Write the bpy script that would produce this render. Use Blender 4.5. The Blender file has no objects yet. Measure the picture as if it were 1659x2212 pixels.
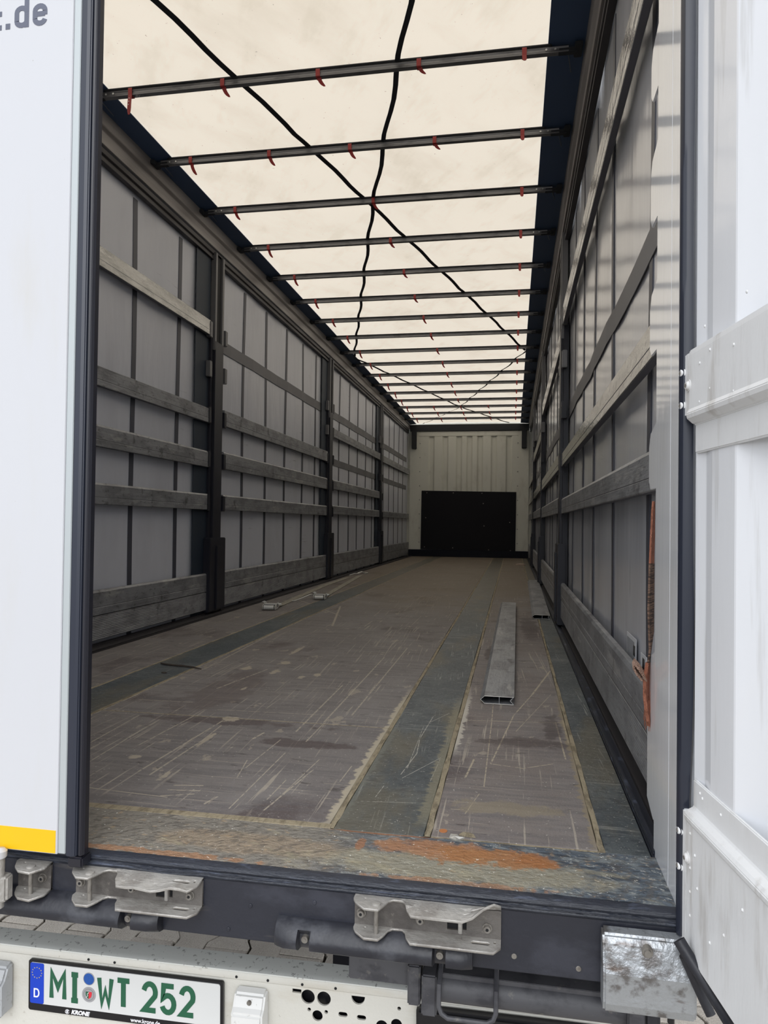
import bpy, bmesh, math, random
from mathutils import Vector, Matrix
random.seed(7)
S = bpy.context.scene
COL = S.collection
# ---------------------------------------------------------------- camera, sky, exposure
cam = bpy.data.cameras.new('camera'); camo = bpy.data.objects.new('camera', cam); COL.objects.link(camo)
R = ((0.9842739, -0.1763976, -0.0094200), (0.1762053, 0.9841819, -0.0183763), (0.0125126, 0.0164275, 0.9997868))
camo.matrix_world = Matrix(((R[0][0], R[0][2], -R[0][1], 0.94546), (R[1][0], R[1][2], -R[1][1], -1.35999), (R[2][0], R[2][2], -R[2][1], 0.67864), (0, 0, 0, 1)))
cam.sensor_fit = 'VERTICAL'; cam.sensor_height = 24.0; cam.lens = 24.0 * 1555.04 / 2212.0
cam.clip_start = 0.02; cam.clip_end = 500
S.camera = camo
w = bpy.data.worlds.new('overcast_sky'); S.world = w; w.use_nodes = True
nt = w.node_tree; nt.nodes.clear()
out = nt.nodes.new('ShaderNodeOutputWorld'); bg = nt.nodes.new('ShaderNodeBackground'); bg.inputs[1].default_value = 1.0
tc = nt.nodes.new('ShaderNodeTexCoord'); sep = nt.nodes.new('ShaderNodeSeparateXYZ'); rmp = nt.nodes.new('ShaderNodeValToRGB')
nt.links.new(tc.outputs['Generated'], sep.inputs[0]); nt.links.new(sep.outputs[2], rmp.inputs[0])
rmp.color_ramp.elements[0].position = 0.0; rmp.color_ramp.elements[0].color = (0.86, 0.90, 0.96, 1)
rmp.color_ramp.elements[1].position = 1.0; rmp.color_ramp.elements[1].color = (1.26, 1.30, 1.37, 1)
nt.links.new(rmp.outputs[0], bg.inputs[0]); nt.links.new(bg.outputs[0], out.inputs[0])
sun = bpy.data.lights.new('hazy_sun', 'SUN'); sun.energy = 1.7; sun.angle = math.radians(60); sun.color = (0.98, 0.99, 1.0)
suno = bpy.data.objects.new('hazy_sun', sun); COL.objects.link(suno); suno.rotation_euler = Vector((0.22, -1.0, 0.72)).to_track_quat('Z', 'Y').to_euler()
S.view_settings.view_transform = 'Standard'; S.view_settings.look = 'None'; S.view_settings.gamma = 1.0
S.view_settings.exposure = 0.40
try: S.view_settings.use_curve_mapping = False
except Exception: pass

# ---------------------------------------------------------------- materials
def lin(c):
    return tuple((x / 255 / 12.92 if x / 255 <= 0.04045 else ((x / 255 + 0.055) / 1.055) ** 2.4) for x in c) + (1.0,)
class NT:
    def __init__(s, name):
        s.m = bpy.data.materials.new(name); s.m.use_nodes = True; s.t = s.m.node_tree; s.t.nodes.clear()
        s.out = s.n('ShaderNodeOutputMaterial'); s.co = s.n('ShaderNodeTexCoord').outputs['Object']
    def n(s, k, **kw):
        x = s.t.nodes.new(k)
        for a, b in kw.items(): setattr(x, a, b)
        return x
    def l(s, a, b): s.t.links.new(a, b)
    def vm(s, op, a, b=None, sc=None):
        x = s.n('ShaderNodeVectorMath', operation=op)
        for i, v in enumerate((a, b)):
            if v is None: continue
            if isinstance(v, (tuple, list)): x.inputs[i].default_value = v
            else: s.l(v, x.inputs[i])
        if sc is not None:
            if isinstance(sc, float): x.inputs[3].default_value = sc
            else: s.l(sc, x.inputs[3])
        return x.outputs[1] if op in ('DOT_PRODUCT', 'LENGTH', 'DISTANCE') else x.outputs[0]
    def mt(s, op, a, b=None, clamp=False):
        x = s.n('ShaderNodeMath', operation=op, use_clamp=clamp)
        for i, v in enumerate((a, b)):
            if v is None: continue
            if isinstance(v, (int, float)): x.inputs[i].default_value = v
            else: s.l(v, x.inputs[i])
        return x.outputs[0]
    def mr(s, v, a, b, c=0.0, d=1.0):
        x = s.n('ShaderNodeMapRange', interpolation_type='SMOOTHSTEP'); s.l(v, x.inputs[0])
        for i, q in enumerate((a, b, c, d)): x.inputs[i + 1].default_value = q
        return x.outputs[0]
    def noise(s, scale, rot=0.0, seed=0.0, detail=4.0, rough=0.6, sc=1.0, axis=2):
        mp = s.n('ShaderNodeMapping'); r = [0, 0, 0]; r[axis] = rot
        # rotate first, then scale
        m0 = s.n('ShaderNodeMapping'); m0.inputs['Rotation'].default_value = r; m0.inputs['Location'].default_value = (seed, seed * 1.7, seed * .6)
        s.l(s.co, m0.inputs[0]); s.l(m0.outputs[0], mp.inputs[0]); mp.inputs['Scale'].default_value = scale
        x = s.n('ShaderNodeTexNoise'); s.l(mp.outputs[0], x.inputs['Vector']); x.inputs['Scale'].default_value = sc
        x.inputs['Detail'].default_value = detail; x.inputs['Roughness'].default_value = rough
        return x.outputs[0]
    def blob(s, cx, cy, rx, ry, ax='XY', ragged=0.9, nscale=14.0):
        a = s.vm('SUBTRACT', s.co, (cx, cy, 0) if ax == 'XY' else (0, cx, cy))
        a = s.vm('MULTIPLY', a, (1 / rx, 1 / ry, 0) if ax == 'XY' else (0, 1 / rx, 1 / ry))
        d = s.vm('LENGTH', a); nn = s.noise((nscale,) * 3, seed=cx * 3, detail=6, rough=.7)
        d = s.mt('ADD', d, s.mt('MULTIPLY', s.mt('SUBTRACT', nn, 0.5), ragged * 2))
        return s.mr(d, 1.15, 0.75)
    def segs(s, L):
        tot = None; br = s.mr(s.noise((60, 60, 60), detail=3), 0.34, 0.5)
        for (x0, y0, x1, y1, wd) in L:
            ba = (x1 - x0, y1 - y0, 0); q = ba[0] ** 2 + ba[1] ** 2
            pa = s.vm('MULTIPLY', s.vm('SUBTRACT', s.co, (x0, y0, 0)), (1, 1, 0))
            h = s.mt('MULTIPLY', s.vm('DOT_PRODUCT', pa, ba), 1 / q, True)
            x = s.n('ShaderNodeVectorMath', operation='SCALE'); x.inputs[0].default_value = ba; s.l(h, x.inputs[3])
            d = s.vm('LENGTH', s.vm('SUBTRACT', pa, x.outputs[0]))
            m = s.mr(d, wd, wd * .45)
            tot = m if tot is None else s.mt('MAXIMUM', tot, m)
        return s.mt('MULTIPLY', tot, br)
def mat(name, col, rough=0.5, metal=0.0, spec=0.5, layers=(), bump=None, coat=0.0, rvar=None, translucent=None):
    """layers: (rgb, kind, args..., strength); bump: list of (scale3, strength, dist)"""
    N = NT(name); b = N.n('ShaderNodeBsdfPrincipled')
    b.inputs['Roughness'].default_value = rough; b.inputs['Metallic'].default_value = metal
    b.inputs['Specular IOR Level'].default_value = spec; b.inputs['Coat Weight'].default_value = coat; b.inputs['Coat Roughness'].default_value = 0.06
    cur = N.n('ShaderNodeRGB').outputs[0]; cur.default_value = lin(col)
    for L in layers:
        c, kind, a, st = L
        if kind == 'noise':      # (scale3, rot, seed, lo, hi, detail)
            msk = N.mr(N.noise(a[0], a[1], a[2], a[5] if len(a) > 5 else 4.0), a[3], a[4])
            if len(a) > 6: msk = N.mt('MULTIPLY', msk, N.mr(N.noise(a[6], 0, a[2] + 3), a[7], a[8]))
        elif kind == 'blob': msk = N.blob(*a)
        elif kind == 'segs': msk = N.segs(a)
        elif kind == 'edge':     # ragged wear along a line x = a[0]
            xx = N.n('ShaderNodeSeparateXYZ'); N.l(N.co, xx.inputs[0])
            d = N.mt('MULTIPLY', N.mt('ABSOLUTE', N.mt('SUBTRACT', xx.outputs[0], a[0])), 1 / a[1])
            d = N.mt('ADD', d, N.mt('MULTIPLY', N.mt('SUBTRACT', N.noise((10, 34, 1), 0, a[0], 8, .75), .5), 3.6))
            msk = N.mt('MULTIPLY', N.mr(d, 1.0, .75), N.mt('MULTIPLY', N.mr(xx.outputs[1], a[2], a[2] + .15), N.mr(xx.outputs[1], a[3], a[3] - .4)))
        elif kind == 'cells':
            v = N.n('ShaderNodeTexVoronoi'); v.inputs['Scale'].default_value = a[0]; N.l(N.co, v.inputs['Vector'])
            msk = N.mr(v.outputs['Distance'], a[1], a[2])
        mx = N.n('ShaderNodeMix', data_type='RGBA'); mx.inputs[0].default_value = 0
        N.l(N.mt('MULTIPLY', msk, st), mx.inputs[0]); N.l(cur, mx.inputs[6]); mx.inputs[7].default_value = lin(c); cur = mx.outputs[2]
    N.l(cur, b.inputs['Base Color'])
    if rvar:
        N.l(N.mr(N.noise(rvar[0], 0, 5.0), 0.3, 0.7, rvar[1], rvar[2]), b.inputs['Roughness'])
    if bump:
        h = None
        for sc, st in bump:
            x = N.mt('MULTIPLY', N.noise(sc, 0, 2.0), st); h = x if h is None else N.mt('ADD', h, x)
        bp = N.n('ShaderNodeBump'); bp.inputs['Strength'].default_value = 1.0; bp.inputs['Distance'].default_value = 0.01
        N.l(h, bp.inputs['Height']); N.l(bp.outputs[0], b.inputs['Normal'])
    sh = b.outputs[0]
    if translucent:
        tr = N.n('ShaderNodeBsdfTranslucent')
        tint = N.n('ShaderNodeMix', data_type='RGBA', blend_type='MULTIPLY'); tint.inputs[0].default_value = 1.0
        N.l(cur, tint.inputs[6]); tint.inputs[7].default_value = (translucent, translucent, translucent, 1)
        N.l(tint.outputs[2], tr.inputs[0])
        ms = N.n('ShaderNodeAddShader'); N.l(b.outputs[0], ms.inputs[0]); N.l(tr.outputs[0], ms.inputs[1]); sh = ms.outputs[0]
    N.l(sh, N.out.inputs[0]); return N.m

M = {}
M['canvas'] = mat('translucent_roof_canvas', (208, 197, 180), 0.6, spec=.2, translucent=0.66, layers=[
    ((178, 164, 144), 'noise', ((3, 1.2, 1), .5, 0, .46, .72, 6), .30), ((186, 174, 154), 'noise', ((9, 3, 1), -.5, 4, .5, .70, 6), .34),
    ((110, 98, 84), 'noise', ((60, 60, 1), 0, 1, .72, .78, 2), .6)])
M['webbing_black'] = mat('black_webbing', (26, 27, 34), 0.75)
M['edge'] = mat('navy_roof_edge', (58, 78, 108), 0.6)
M['bow'] = mat('bow_metal', (122, 122, 124), 0.45, .6, layers=[((60, 60, 62), 'noise', ((8, 30, 30), 0, 0, .5, .7), .5)])
M['pocket'] = mat('bow_pocket_canvas', (40, 42, 46), 0.8)
M['red'] = mat('red_strap_leather', (150, 44, 42), 0.5)
M['curtain'] = mat('grey_curtain_tarpaulin', (192, 195, 204), 0.33, spec=.45, layers=[
    ((176, 178, 186), 'noise', ((1, 2.2, 1.1), 0, 2, .45, .7, 4), .5),
    ((64, 63, 70), 'noise', ((1, 2.4, 70), .0, 8, .62, .70, 4, (1, 1.2, 2.2), .54, .62), .5)], bump=[((1, 1.6, .5), 1.6), ((4, 5, 1.2), .5)])
M['curtain_r'] = mat('grey_curtain_tarpaulin_right', (188, 190, 197), 0.19, spec=.75, layers=[
    ((176, 178, 186), 'noise', ((1, 2.2, 1.1), 0, 2, .45, .7, 4), .5),
    ((62, 61, 66), 'noise', ((1, 40, 2.6), .0, 8, .63, .70, 4, (1, 2, 1.6), .52, .6), .5)], bump=[((1, 1.6, .4), .7), ((3, 6, .8), .12)])
M['strap'] = mat('dark_curtain_strap', (62, 64, 74), 0.45)
M['band'] = mat('grey_curtain_band', (98, 98, 102), 0.5)
ALU = [((108, 109, 113), 'noise', ((12, 5, 12), 0, 1, .42, .62, 6), .7), ((186, 186, 184), 'noise', ((20, 3, 14), 0, 5, .58, .68, 6), .5),
       ((46, 45, 47), 'noise', ((16, 9, 9), 0, 9, .58, .70, 7), .7), ((62, 60, 60), 'noise', ((16, 22, 60), 0, 3, .60, .66, 3), .45)]
M['slat'] = mat('aluminium_slat', (144, 146, 150), 0.40, .35, layers=ALU, bump=[((30, 3, 60), .2), ((20, 9, 20), .3)])
M['slat_shiny'] = mat('polished_aluminium_slat', (180, 180, 178), 0.17, .75, layers=[((144, 144, 142), 'noise', ((18, 4, 18), 0, 1, .42, .62, 6), .65), ((80, 76, 70), 'noise', ((22, 8, 12), 0, 9, .64, .74, 6), .5)], bump=[((10, 14, 26), .35)])
M['slat_shade'] = mat('shaded_slat_underside', (92, 92, 98), 0.7, .1)  # shade on the slat undersides, put into a darker, duller colour
M['rail'] = mat('roof_rail_aluminium', (150, 146, 144), 0.42, .4, layers=[((92, 86, 84), 'noise', ((3, 1, 18), 0, 1, .4, .7), .5)])
M['rail_dark'] = mat('dark_track_profile', (58, 56, 58), 0.45, .4)
M['post'] = mat('dark_painted_stake', (30, 31, 40), 0.42, spec=.4, layers=[((70, 60, 56), 'noise', ((30, 30, 8), 0, 2, .62, .74, 6), .5)])
M['navy'] = mat('navy_curtain_strip', (30, 42, 56), 0.55)
M['grey_metal'] = mat('dull_grey_metal', (112, 112, 114), 0.45, .4)
PLYL = [((136, 132, 130), 'noise', ((3, 2, 1), 0, 0, .4, .66, 6), .6), ((78, 66, 66), 'noise', ((2.2, 1.5, 1), .3, 7, .56, .68, 7), .75),
        ((96, 92, 94), 'noise', ((5, 46, 1), .0, 41, .45, .62, 5), .5), ((134, 130, 128), 'noise', ((180, 180, 1), 0, 51, .5, .66, 3), .35),
        ((172, 163, 150), 'noise', ((90, 2.0, 1), .0, 2, .62, .655, 3, (2, 1.4, 1), .46, .56), .75),
        ((168, 159, 146), 'noise', ((110, 1.6, 1), -.06, 21, .625, .655, 3, (1.4, 1, 1), .46, .56), .7),
        ((160, 151, 140), 'noise', ((3, 90, 1), .03, 12, .62, .66, 3, (2, 2, 1), .46, .56), .6),
        ((166, 156, 142), 'noise', ((14, 7, 1), -.1, 17, .645, .665, 7), .6),
        ((56, 48, 48), 'noise', ((14, 40, 1), .1, 31, .64, .70, 5), .6),
        ((208, 202, 190), 'noise', ((150, 150, 1), 0, 11, .74, .77, 1), .8),
        ((112, 98, 76), 'blob', (0.3, 12.0, 1.9, 7.6, 'XY', .25, 1.0), .6)]
SEG = [(-0.046, 0.456, -0.023, 0.973, 0.004), (-0.004, 0.439, 0.004, 0.743, 0.004), (0.004, 0.743, -0.005, 0.919, 0.003), (-0.163, 0.668, -0.144, 1.012, 0.003), (0.29, 0.267, 0.291, 0.691, 0.0022), (0.23, 0.468, 0.206, 0.605, 0.002), (0.359, 0.338, 0.363, 0.476, 0.002), (0.374, 0.274, 0.411, 0.566, 0.0028), (0.225, 0.545, 0.237, 0.81, 0.0022), (0.32, 0.809, 0.321, 1.022, 0.0028), (-0.097, 1.107, 0.295, 1.119, 0.003), (-0.446, 1.18, -0.232, 1.186, 0.003), (-0.234, 1.419, -0.165, 1.829, 0.005), (0.095, 0.38, 0.166, 0.392, 0.0045), (0.096, 0.347, 0.173, 0.357, 0.0045), (0.096, 0.306, 0.169, 0.334, 0.004), (0.222, 0.282, 0.233, 0.329, 0.004), (0.15, 0.8, 0.161, 0.87, 0.005), (-0.456, 1.977, -0.508, 3.244, 0.005), (0.493, 0.376, 0.566, 0.379, 0.002), (0.467, 0.474, 0.578, 0.471, 0.0015), (0.504, 0.495, 0.508, 0.619, 0.002), (-0.219, 0.48, -0.234, 0.797, 0.003), (-0.316, 0.63, -0.333, 0.975, 0.003), (0.258, 0.907, 0.249, 1.595, 0.004), (0.318, 1.033, 0.308, 2.255, 0.004), (0.391, 1.141, 0.383, 2.555, 0.004), (0.38, 0.304, 0.405, 0.657, 0.002), (-0.124, 0.32, 0.114, 0.301, 0.003), (-1.032, 4.961, -0.296, 3.801, 0.006), (-0.435, 4.374, -0.223, 3.277, 0.010)]
SEGR = [(0.878, 0.535, 0.88, 1.16, 0.0022), (0.88, 1.16, 0.878, 1.458, 0.002), (0.89, 0.722, 0.955, 1.269, 0.003), (0.955, 1.269, 1.029, 1.609, 0.003), (1.029, 1.609, 1.122, 2.099, 0.005), (0.962, 1.065, 1.103, 1.626, 0.0015), (0.826, 0.593, 0.841, 0.752, 0.0035), (0.84, 0.345, 0.868, 0.484, 0.0015), (0.797, 1.165, 1.136, 1.206, 0.003), (0.89, 0.722, 0.98, 0.702, 0.003), (0.98, 0.702, 1.065, 0.76, 0.003), (0.807, 0.372, 0.835, 0.375, 0.002), (0.778, 2.44, 0.844, 2.416, 0.004), (1.123, 1.245, 1.123, 0.973, 0.004), (1.097, 1.209, 1.103, 0.81, 0.003)]
SEGS = [(0.653, 0.581, 0.672, 0.766, 0.0016), (0.672, 0.766, 0.662, 0.915, 0.0016), (0.662, 0.915, 0.675, 1.187, 0.0016), (0.737, 0.546, 0.745, 0.731, 0.0012), (0.661, 0.554, 0.746, 0.744, 0.0014), (0.587, 0.374, 0.719, 0.391, 0.0012), (0.616, 0.408, 0.623, 0.487, 0.0012), (0.663, 0.633, 0.657, 1.052, 0.001), (0.674, 1.113, 0.727, 1.243, 0.0014)]
PAT = [(-.267, 1.826, .022, .05), (-.113, 1.788, .018, .05), (-.133, 1.996, .03, .045), (.035, 1.702, .015, .03), (.09, 1.775, .017, .035), (-.177, 2.339, .014, .12), (-.129, 1.444, .010, .03), (.012, .76, .008, .07), (.038, .445, .01, .035), (-.119, .563, .018, .016), (-.003, 1.002, .03, .03)]
M['ply'] = mat('scratched_brown_plywood', (120, 115, 113), 0.6, spec=.35, layers=PLYL + [((74, 62, 62), 'blob', (.30, .79, .16, .04, 'XY', 1.5, 12.0), .65), ((76, 64, 64), 'blob', (-.02, .97, .3, .04, 'XY', 1.5, 12.0), .6), ((88, 76, 74), 'blob', (-.2, 1.4, .12, .35, 'XY', 1.3, 8.0), .45),
        ((176, 166, 150), 'segs', SEG, .85), ((182, 172, 152), 'edge', (.549, .022, .15, 1.7), .85), ((182, 172, 152), 'edge', (-.503, .012, .15, 4), .7)] + [((176, 165, 148), 'blob', q + ('XY', 1.5, 34.0), .8) for q in PAT], bump=[((60, 60, 1), .15), ((400, 400, 1), .1)])
M['ply_right'] = mat('brown_plywood_side_panel', (122, 114, 110), 0.6, spec=.35, layers=PLYL + [((184, 172, 150), 'segs', SEGR, .8),
        ((64, 52, 52), 'blob', (.836, 2.5, .03, .2), .6), ((66, 54, 54), 'blob', (1.06, 3.6, .06, .5, 'XY', 1.2, 9.0), .6), ((64, 52, 52), 'blob', (1.0, .95, .13, .05, 'XY', 1.6, 16.0), .55), ((62, 52, 52), 'blob', (1.08, 1.12, .03, .15, 'XY', 1.5, 16.0), .55),
        ((190, 184, 172), 'edge', (.772, .020, .75, 1.7), .9), ((150, 136, 108), 'edge', (1.134, .02, .15, 1.7), .6), ((150, 138, 112), 'blob', (.93, .40, .14, .04, 'XY', 1.5, 16.0), .45)], bump=[((200, 200, 1), .15)])
M['steel'] = mat('dark_floor_rail_steel', (76, 83, 87), 0.5, .2, layers=[((100, 106, 107), 'noise', ((6, 4, 1), 0, 0, .42, .62, 7), .6), ((60, 66, 72), 'noise', ((26, 40, 1), 0, 5, .50, .62, 6), .7), ((160, 164, 160), 'noise', ((60, 120, 1), 0, 25, .60, .68, 5), .45),
        ((176, 178, 172), 'noise', ((120, 3, 1), -.05, 3, .62, .66, 3, (3, 2, 1), .46, .56), .5), ((170, 170, 164), 'noise', ((3, 110, 1), .02, 13, .62, .66, 3, (3, 2, 1), .46, .56), .5),
        ((112, 104, 84), 'noise', ((4, 1.5, 1), 0, 9, .50, .66, 5), .5), ((216, 214, 206), 'noise', ((160, 160, 1), 0, 4, .72, .76, 1), .6), ((200, 198, 188), 'segs', SEGS, .7), ((146, 140, 116), 'edge', (.762, .03, .2, 1.6), .55), ((120, 124, 116), 'edge', (.556, .02, .2, 1.2), .5),
        ((110, 98, 76), 'blob', (0.3, 12.0, 1.9, 7.6, 'XY', .25, 1.0), .5)], bump=[((60, 60, 1), .25)])
M['filler'] = mat('beige_joint_strip', (150, 139, 116), 0.8, layers=[((104, 94, 76), 'noise', ((60, 14, 1), 0, 1, .45, .65, 6), .8), ((158, 148, 128), 'noise', ((100, 30, 1), 0, 6, .6, .7, 4), .6)], bump=[((120, 60, 1), .4)])
M['ramp'] = mat('worn_sill_plate', (86, 96, 106), 0.55, .15, layers=[
        ((52, 60, 72), 'noise', ((26, 60, 1), .1, 6, .48, .60, 6), .8), ((140, 146, 146), 'noise', ((16, 40, 1), .2, 26, .50, .62, 7), .6),
        ((190, 192, 186), 'noise', ((60, 110, 1), .7, 3, .59, .66, 6), .6),
        ((138, 132, 122), 'blob', (.12, .11, .56, .26, 'XY', .35, 5.0), .9), ((156, 138, 116), 'blob', (.40, .10, .22, .05, 'XY', .5, 14.0), .6), ((88, 84, 80), 'noise', ((50, 90, 1), -.6, 36, .50, .60, 7), .55),
        ((168, 160, 136), 'blob', (.84, .075, .30, .06, 'XY', .6, 18.0), .6), ((170, 162, 136), 'noise', ((7, 22, 1), .3, 0, .56, .68, 7), .5),
        ((168, 122, 88), 'blob', (.80, .150, .12, .040, 'XY', 1.3, 13.0), .85), ((164, 114, 72), 'blob', (.90, .135, .135, .040, 'XY', 1.6, 20.0), .9), ((160, 106, 64), 'blob', (.99, .140, .045, .03, 'XY', 1.4, 22.0), .8), ((206, 172, 128), 'noise', ((44, 60, 1), 0, 12, .60, .68, 6), .3),
        ((160, 110, 76), 'blob', (.635, .145, .010, .034), .75), ((162, 118, 84), 'blob', (.22, .022, .22, .010, 'XY', 1.9, 30.0), .7), ((162, 118, 84), 'blob', (.86, .018, .16, .010, 'XY', 1.9, 30.0), .6),
        ((150, 100, 66), 'blob', (.66, .203, .12, .006, 'XY', .7, 30.0), .8), ((238, 236, 228), 'noise', ((130, 150, 1), 0, 14, .67, .71, 3), .8)], bump=[((70, 110, 1), .6), ((20, 30, 1), .5)])
M['sillrub'] = mat('black_sill_profile', (36, 40, 50), 0.4, layers=[((96, 104, 124), 'noise', ((10, 10, 120), 0, 2, .55, .7, 5), .6)], bump=[((30, 1, 200), .3)])
M['black_beam'] = mat('black_rear_beam', (36, 38, 47), 0.42, layers=[((62, 64, 74), 'noise', ((8, 8, 14), 0, 1, .5, .7, 6), .5), ((128, 124, 116), 'noise', ((40, 40, 25), 0, 4, .70, .77, 5), .5), ((86, 82, 78), 'noise', ((5, 5, 30), 0, 8, .62, .75, 6), .5)], bump=[((40, 40, 40), .15)])
M['rubber'] = mat('black_rubber', (34, 35, 42), 0.42, layers=[((84, 86, 92), 'noise', ((12, 12, 16), 0, 2, .5, .72, 6), .5)], bump=[((14, 14, 14), .3)])
M['seal'] = mat('door_seal_rubber', (40, 44, 56), 0.34)
M['seal_dark'] = mat('dark_door_seal_rubber', (30, 30, 38), 0.36)
M['galv'] = mat('dusty_galvanised_steel', (172, 169, 164), 0.5, .35, layers=[((124, 118, 112), 'noise', ((14, 14, 14), 0, 1, .42, .68, 6), .7), ((196, 193, 188), 'noise', ((50, 90, 50), .2, 4, .58, .7, 5), .6), ((84, 74, 66), 'noise', ((40, 30, 60), 0, 9, .66, .76, 5), .5)], bump=[((40, 60, 40), .3)])
M['galv_dark'] = mat('shaded_galvanised_back', (104, 100, 96), 0.6, .25, layers=[((66, 62, 60), 'noise', ((14, 14, 14), 0, 1, .42, .64, 6), .7), ((140, 134, 126), 'noise', ((50, 90, 50), .2, 4, .60, .7, 5), .5)], bump=[((40, 60, 40), .3)])  # mottled darker galv: shade inside the lock brackets put into the colour
M['galv_bright'] = mat('bright_galvanised_steel', (170, 174, 178), 0.34, .6, layers=[((96, 90, 86), 'noise', ((16, 16, 16), 0, 1, .52, .62, 7), .8), ((90, 74, 62), 'noise', ((10, 10, 40), 0, 5, .58, .7, 6), .7)], bump=[((30, 30, 30), .4)])
M['bolt'] = mat('bolt_steel', (140, 136, 130), 0.45, .5, layers=[((90, 84, 78), 'noise', ((60, 60, 60), 0, 2, .45, .65), .6)])
M['dark_void'] = mat('black_void', (10, 11, 16), 0.7)
M['white_paint'] = mat('white_door_paint', (192, 193, 197), 0.28, spec=.4, layers=[((187, 184, 176), 'noise', ((4, 1, .8), 0, 3, .5, .7, 6), .6), ((150, 146, 140), 'noise', ((90, 1, 90), 0, 8, .78, .83, 2), .6)])
M['white_bumper'] = mat('white_bumper_paint', (208, 206, 198), 0.42, layers=[((170, 164, 152), 'noise', ((60, 60, 70), 0, 2, .62, .7, 6, (3, 3, 4), .45, .62), .7), ((50, 46, 42), 'noise', ((110, 110, 90), 0, 6, .69, .72, 6, (4.5, 4, 5), .55, .62), .9), ((196, 190, 176), 'noise', ((5, 5, 16), 0, 6, .52, .7, 6), .5)], bump=[((80, 80, 80), .12)])
M['bumper_top'] = mat('grey_bumper_flange_paint', (214, 216, 212), 0.5, layers=[((100, 100, 98), 'noise', ((90, 60, 60), 0, 2, .60, .64, 5), .6)])
M['white_rib'] = mat('white_ribbed_door_paint', (238, 240, 244), 0.2, spec=.5, coat=.3, layers=[((186, 184, 180), 'noise', ((30, 30, 2), 0, 3, .55, .72, 5), .4)], bump=[((12, 12, 3), .06)])
M['strap_plate'] = mat('painted_hinge_plate', (232, 233, 234), 0.34, layers=[((176, 170, 162), 'noise', ((22, 22, 3), 0, 3, .52, .72, 6), .55), ((140, 124, 112), 'noise', ((40, 40, 5), 0, 7, .66, .8, 5), .5)], bump=[((30, 30, 8), .1)])
M['jamb'] = mat('glossy_jamb_paint', (224, 226, 230), 0.1, spec=.5, coat=.35, layers=[((204, 204, 204), 'noise', ((8, 8, 2), 0, 3, .5, .7, 6), .4), ((232, 232, 234), 'noise', ((60, 60, 22), .5, 8, .68, .74, 5), .6), ((90, 86, 84), 'noise', ((90, 90, 60), 0, 12, .77, .82, 3), .6)], bump=[((3, 40, .8), .03), ((60, 60, 40), .012)])
M['yellow'] = mat('yellow_reflective_tape', (226, 180, 22), 0.35, layers=[((232, 176, 10), 'cells', (260, .05, .35), .55)])
M['lettergrey'] = mat('dark_lettering_film', (84, 88, 104), 0.45)
M['front'] = mat('front_wall_paint', (206, 206, 196), 0.38, layers=[((176, 174, 164), 'noise', ((4, 4, 2), 0, 4, .5, .7, 6), .5)])
M['ply_black'] = mat('black_plywood_sheet', (13, 12, 20), 0.6, spec=.25, layers=[((48, 40, 38), 'noise', ((5, 5, 60), 0, 4, .68, .74, 4, (2, 2, 2), .5, .6), .6)])
M['gound_joint'] = mat('joint_sand', (92, 86, 78), 0.95, layers=[((60, 56, 50), 'noise', ((9, 9, 9), 0, 1, .4, .7), .6)])
M['paver'] = mat('concrete_paver', (172, 165, 155), 0.9, layers=[((138, 131, 122), 'noise', ((3, 3, 3), 0, 1, .4, .7), .6), ((118, 112, 104), 'noise', ((140, 140, 140), 0, 3, .52, .66, 3), .5), ((206, 200, 190), 'noise', ((160, 160, 160), 0, 9, .6, .72, 2), .5)], bump=[((160, 160, 160), .5)])
M['black_plastic'] = mat('black_plastic', (20, 20, 24), 0.3)
M['plate_white'] = mat('number_plate_white', (212, 213, 212), 0.3)
M['plate_green'] = mat('number_plate_green', (34, 92, 66), 0.35)
M['plate_blue'] = mat('number_plate_blue', (12, 62, 190), 0.35)
M['blue_seal'] = mat('blue_test_sticker', (36, 100, 190), 0.4, layers=[((20, 50, 110), 'cells', (420, .1, .4), .5)])
M['silver'] = mat('silver_plaque', (168, 168, 172), 0.4, .3)
M['gold'] = mat('gold_star_print', (222, 196, 90), 0.4)
M['print_white'] = mat('white_print', (236, 236, 240), 0.4)
M['crest_red'] = mat('crest_red', (214, 44, 60), 0.4)
M['chrome'] = mat('zinc_ratchet_steel', (214, 214, 210), 0.3, .35)
M['web_grey'] = mat('grey_lashing_webbing', (150, 146, 134), 0.85, layers=[((116, 112, 102), 'noise', ((60, 6, 1), 0, 2, .45, .65), .5)])
M['orange'] = mat('frayed_orange_webbing', (170, 108, 84), 0.85, layers=[((112, 70, 52), 'noise', ((200, 200, 60), 0, 2, .48, .62, 5), .7), ((222, 160, 132), 'noise', ((300, 300, 80), 0, 6, .58, .7, 3), .6)], bump=[((500, 500, 200), .6)])
M['brown_web'] = mat('brown_dirty_webbing', (126, 100, 84), 0.9, layers=[((56, 46, 42), 'noise', ((20, 20, 330), 0, 2, .46, .56, 2), .85)], bump=[((40, 40, 330), .8)])
M['foil'] = mat('crumpled_foil', (188, 186, 180), 0.35, .5)
M['twig'] = mat('dark_twig', (62, 54, 48), 0.8)
M['lamp_white'] = mat('white_lamp_housing', (222, 222, 220), 0.4, layers=[((140, 134, 124), 'noise', ((60, 60, 60), 0, 2, .6, .72, 6), .7)])
M['lamp_grey'] = mat('silver_lamp_housing', (176, 178, 180), 0.4, layers=[((120, 118, 114), 'noise', ((60, 60, 60), 0, 2, .55, .72, 6), .6)])
M['under'] = mat('dusty_black_steel', (74, 74, 78), 0.55, layers=[((46, 46, 52), 'noise', ((20, 20, 30), 0, 2, .45, .65, 6), .7), ((130, 126, 118), 'noise', ((40, 30, 40), 0, 6, .62, .74, 5), .5)])
M['mudflap'] = mat('navy_mudflap', (16, 22, 44), 0.6)

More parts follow.
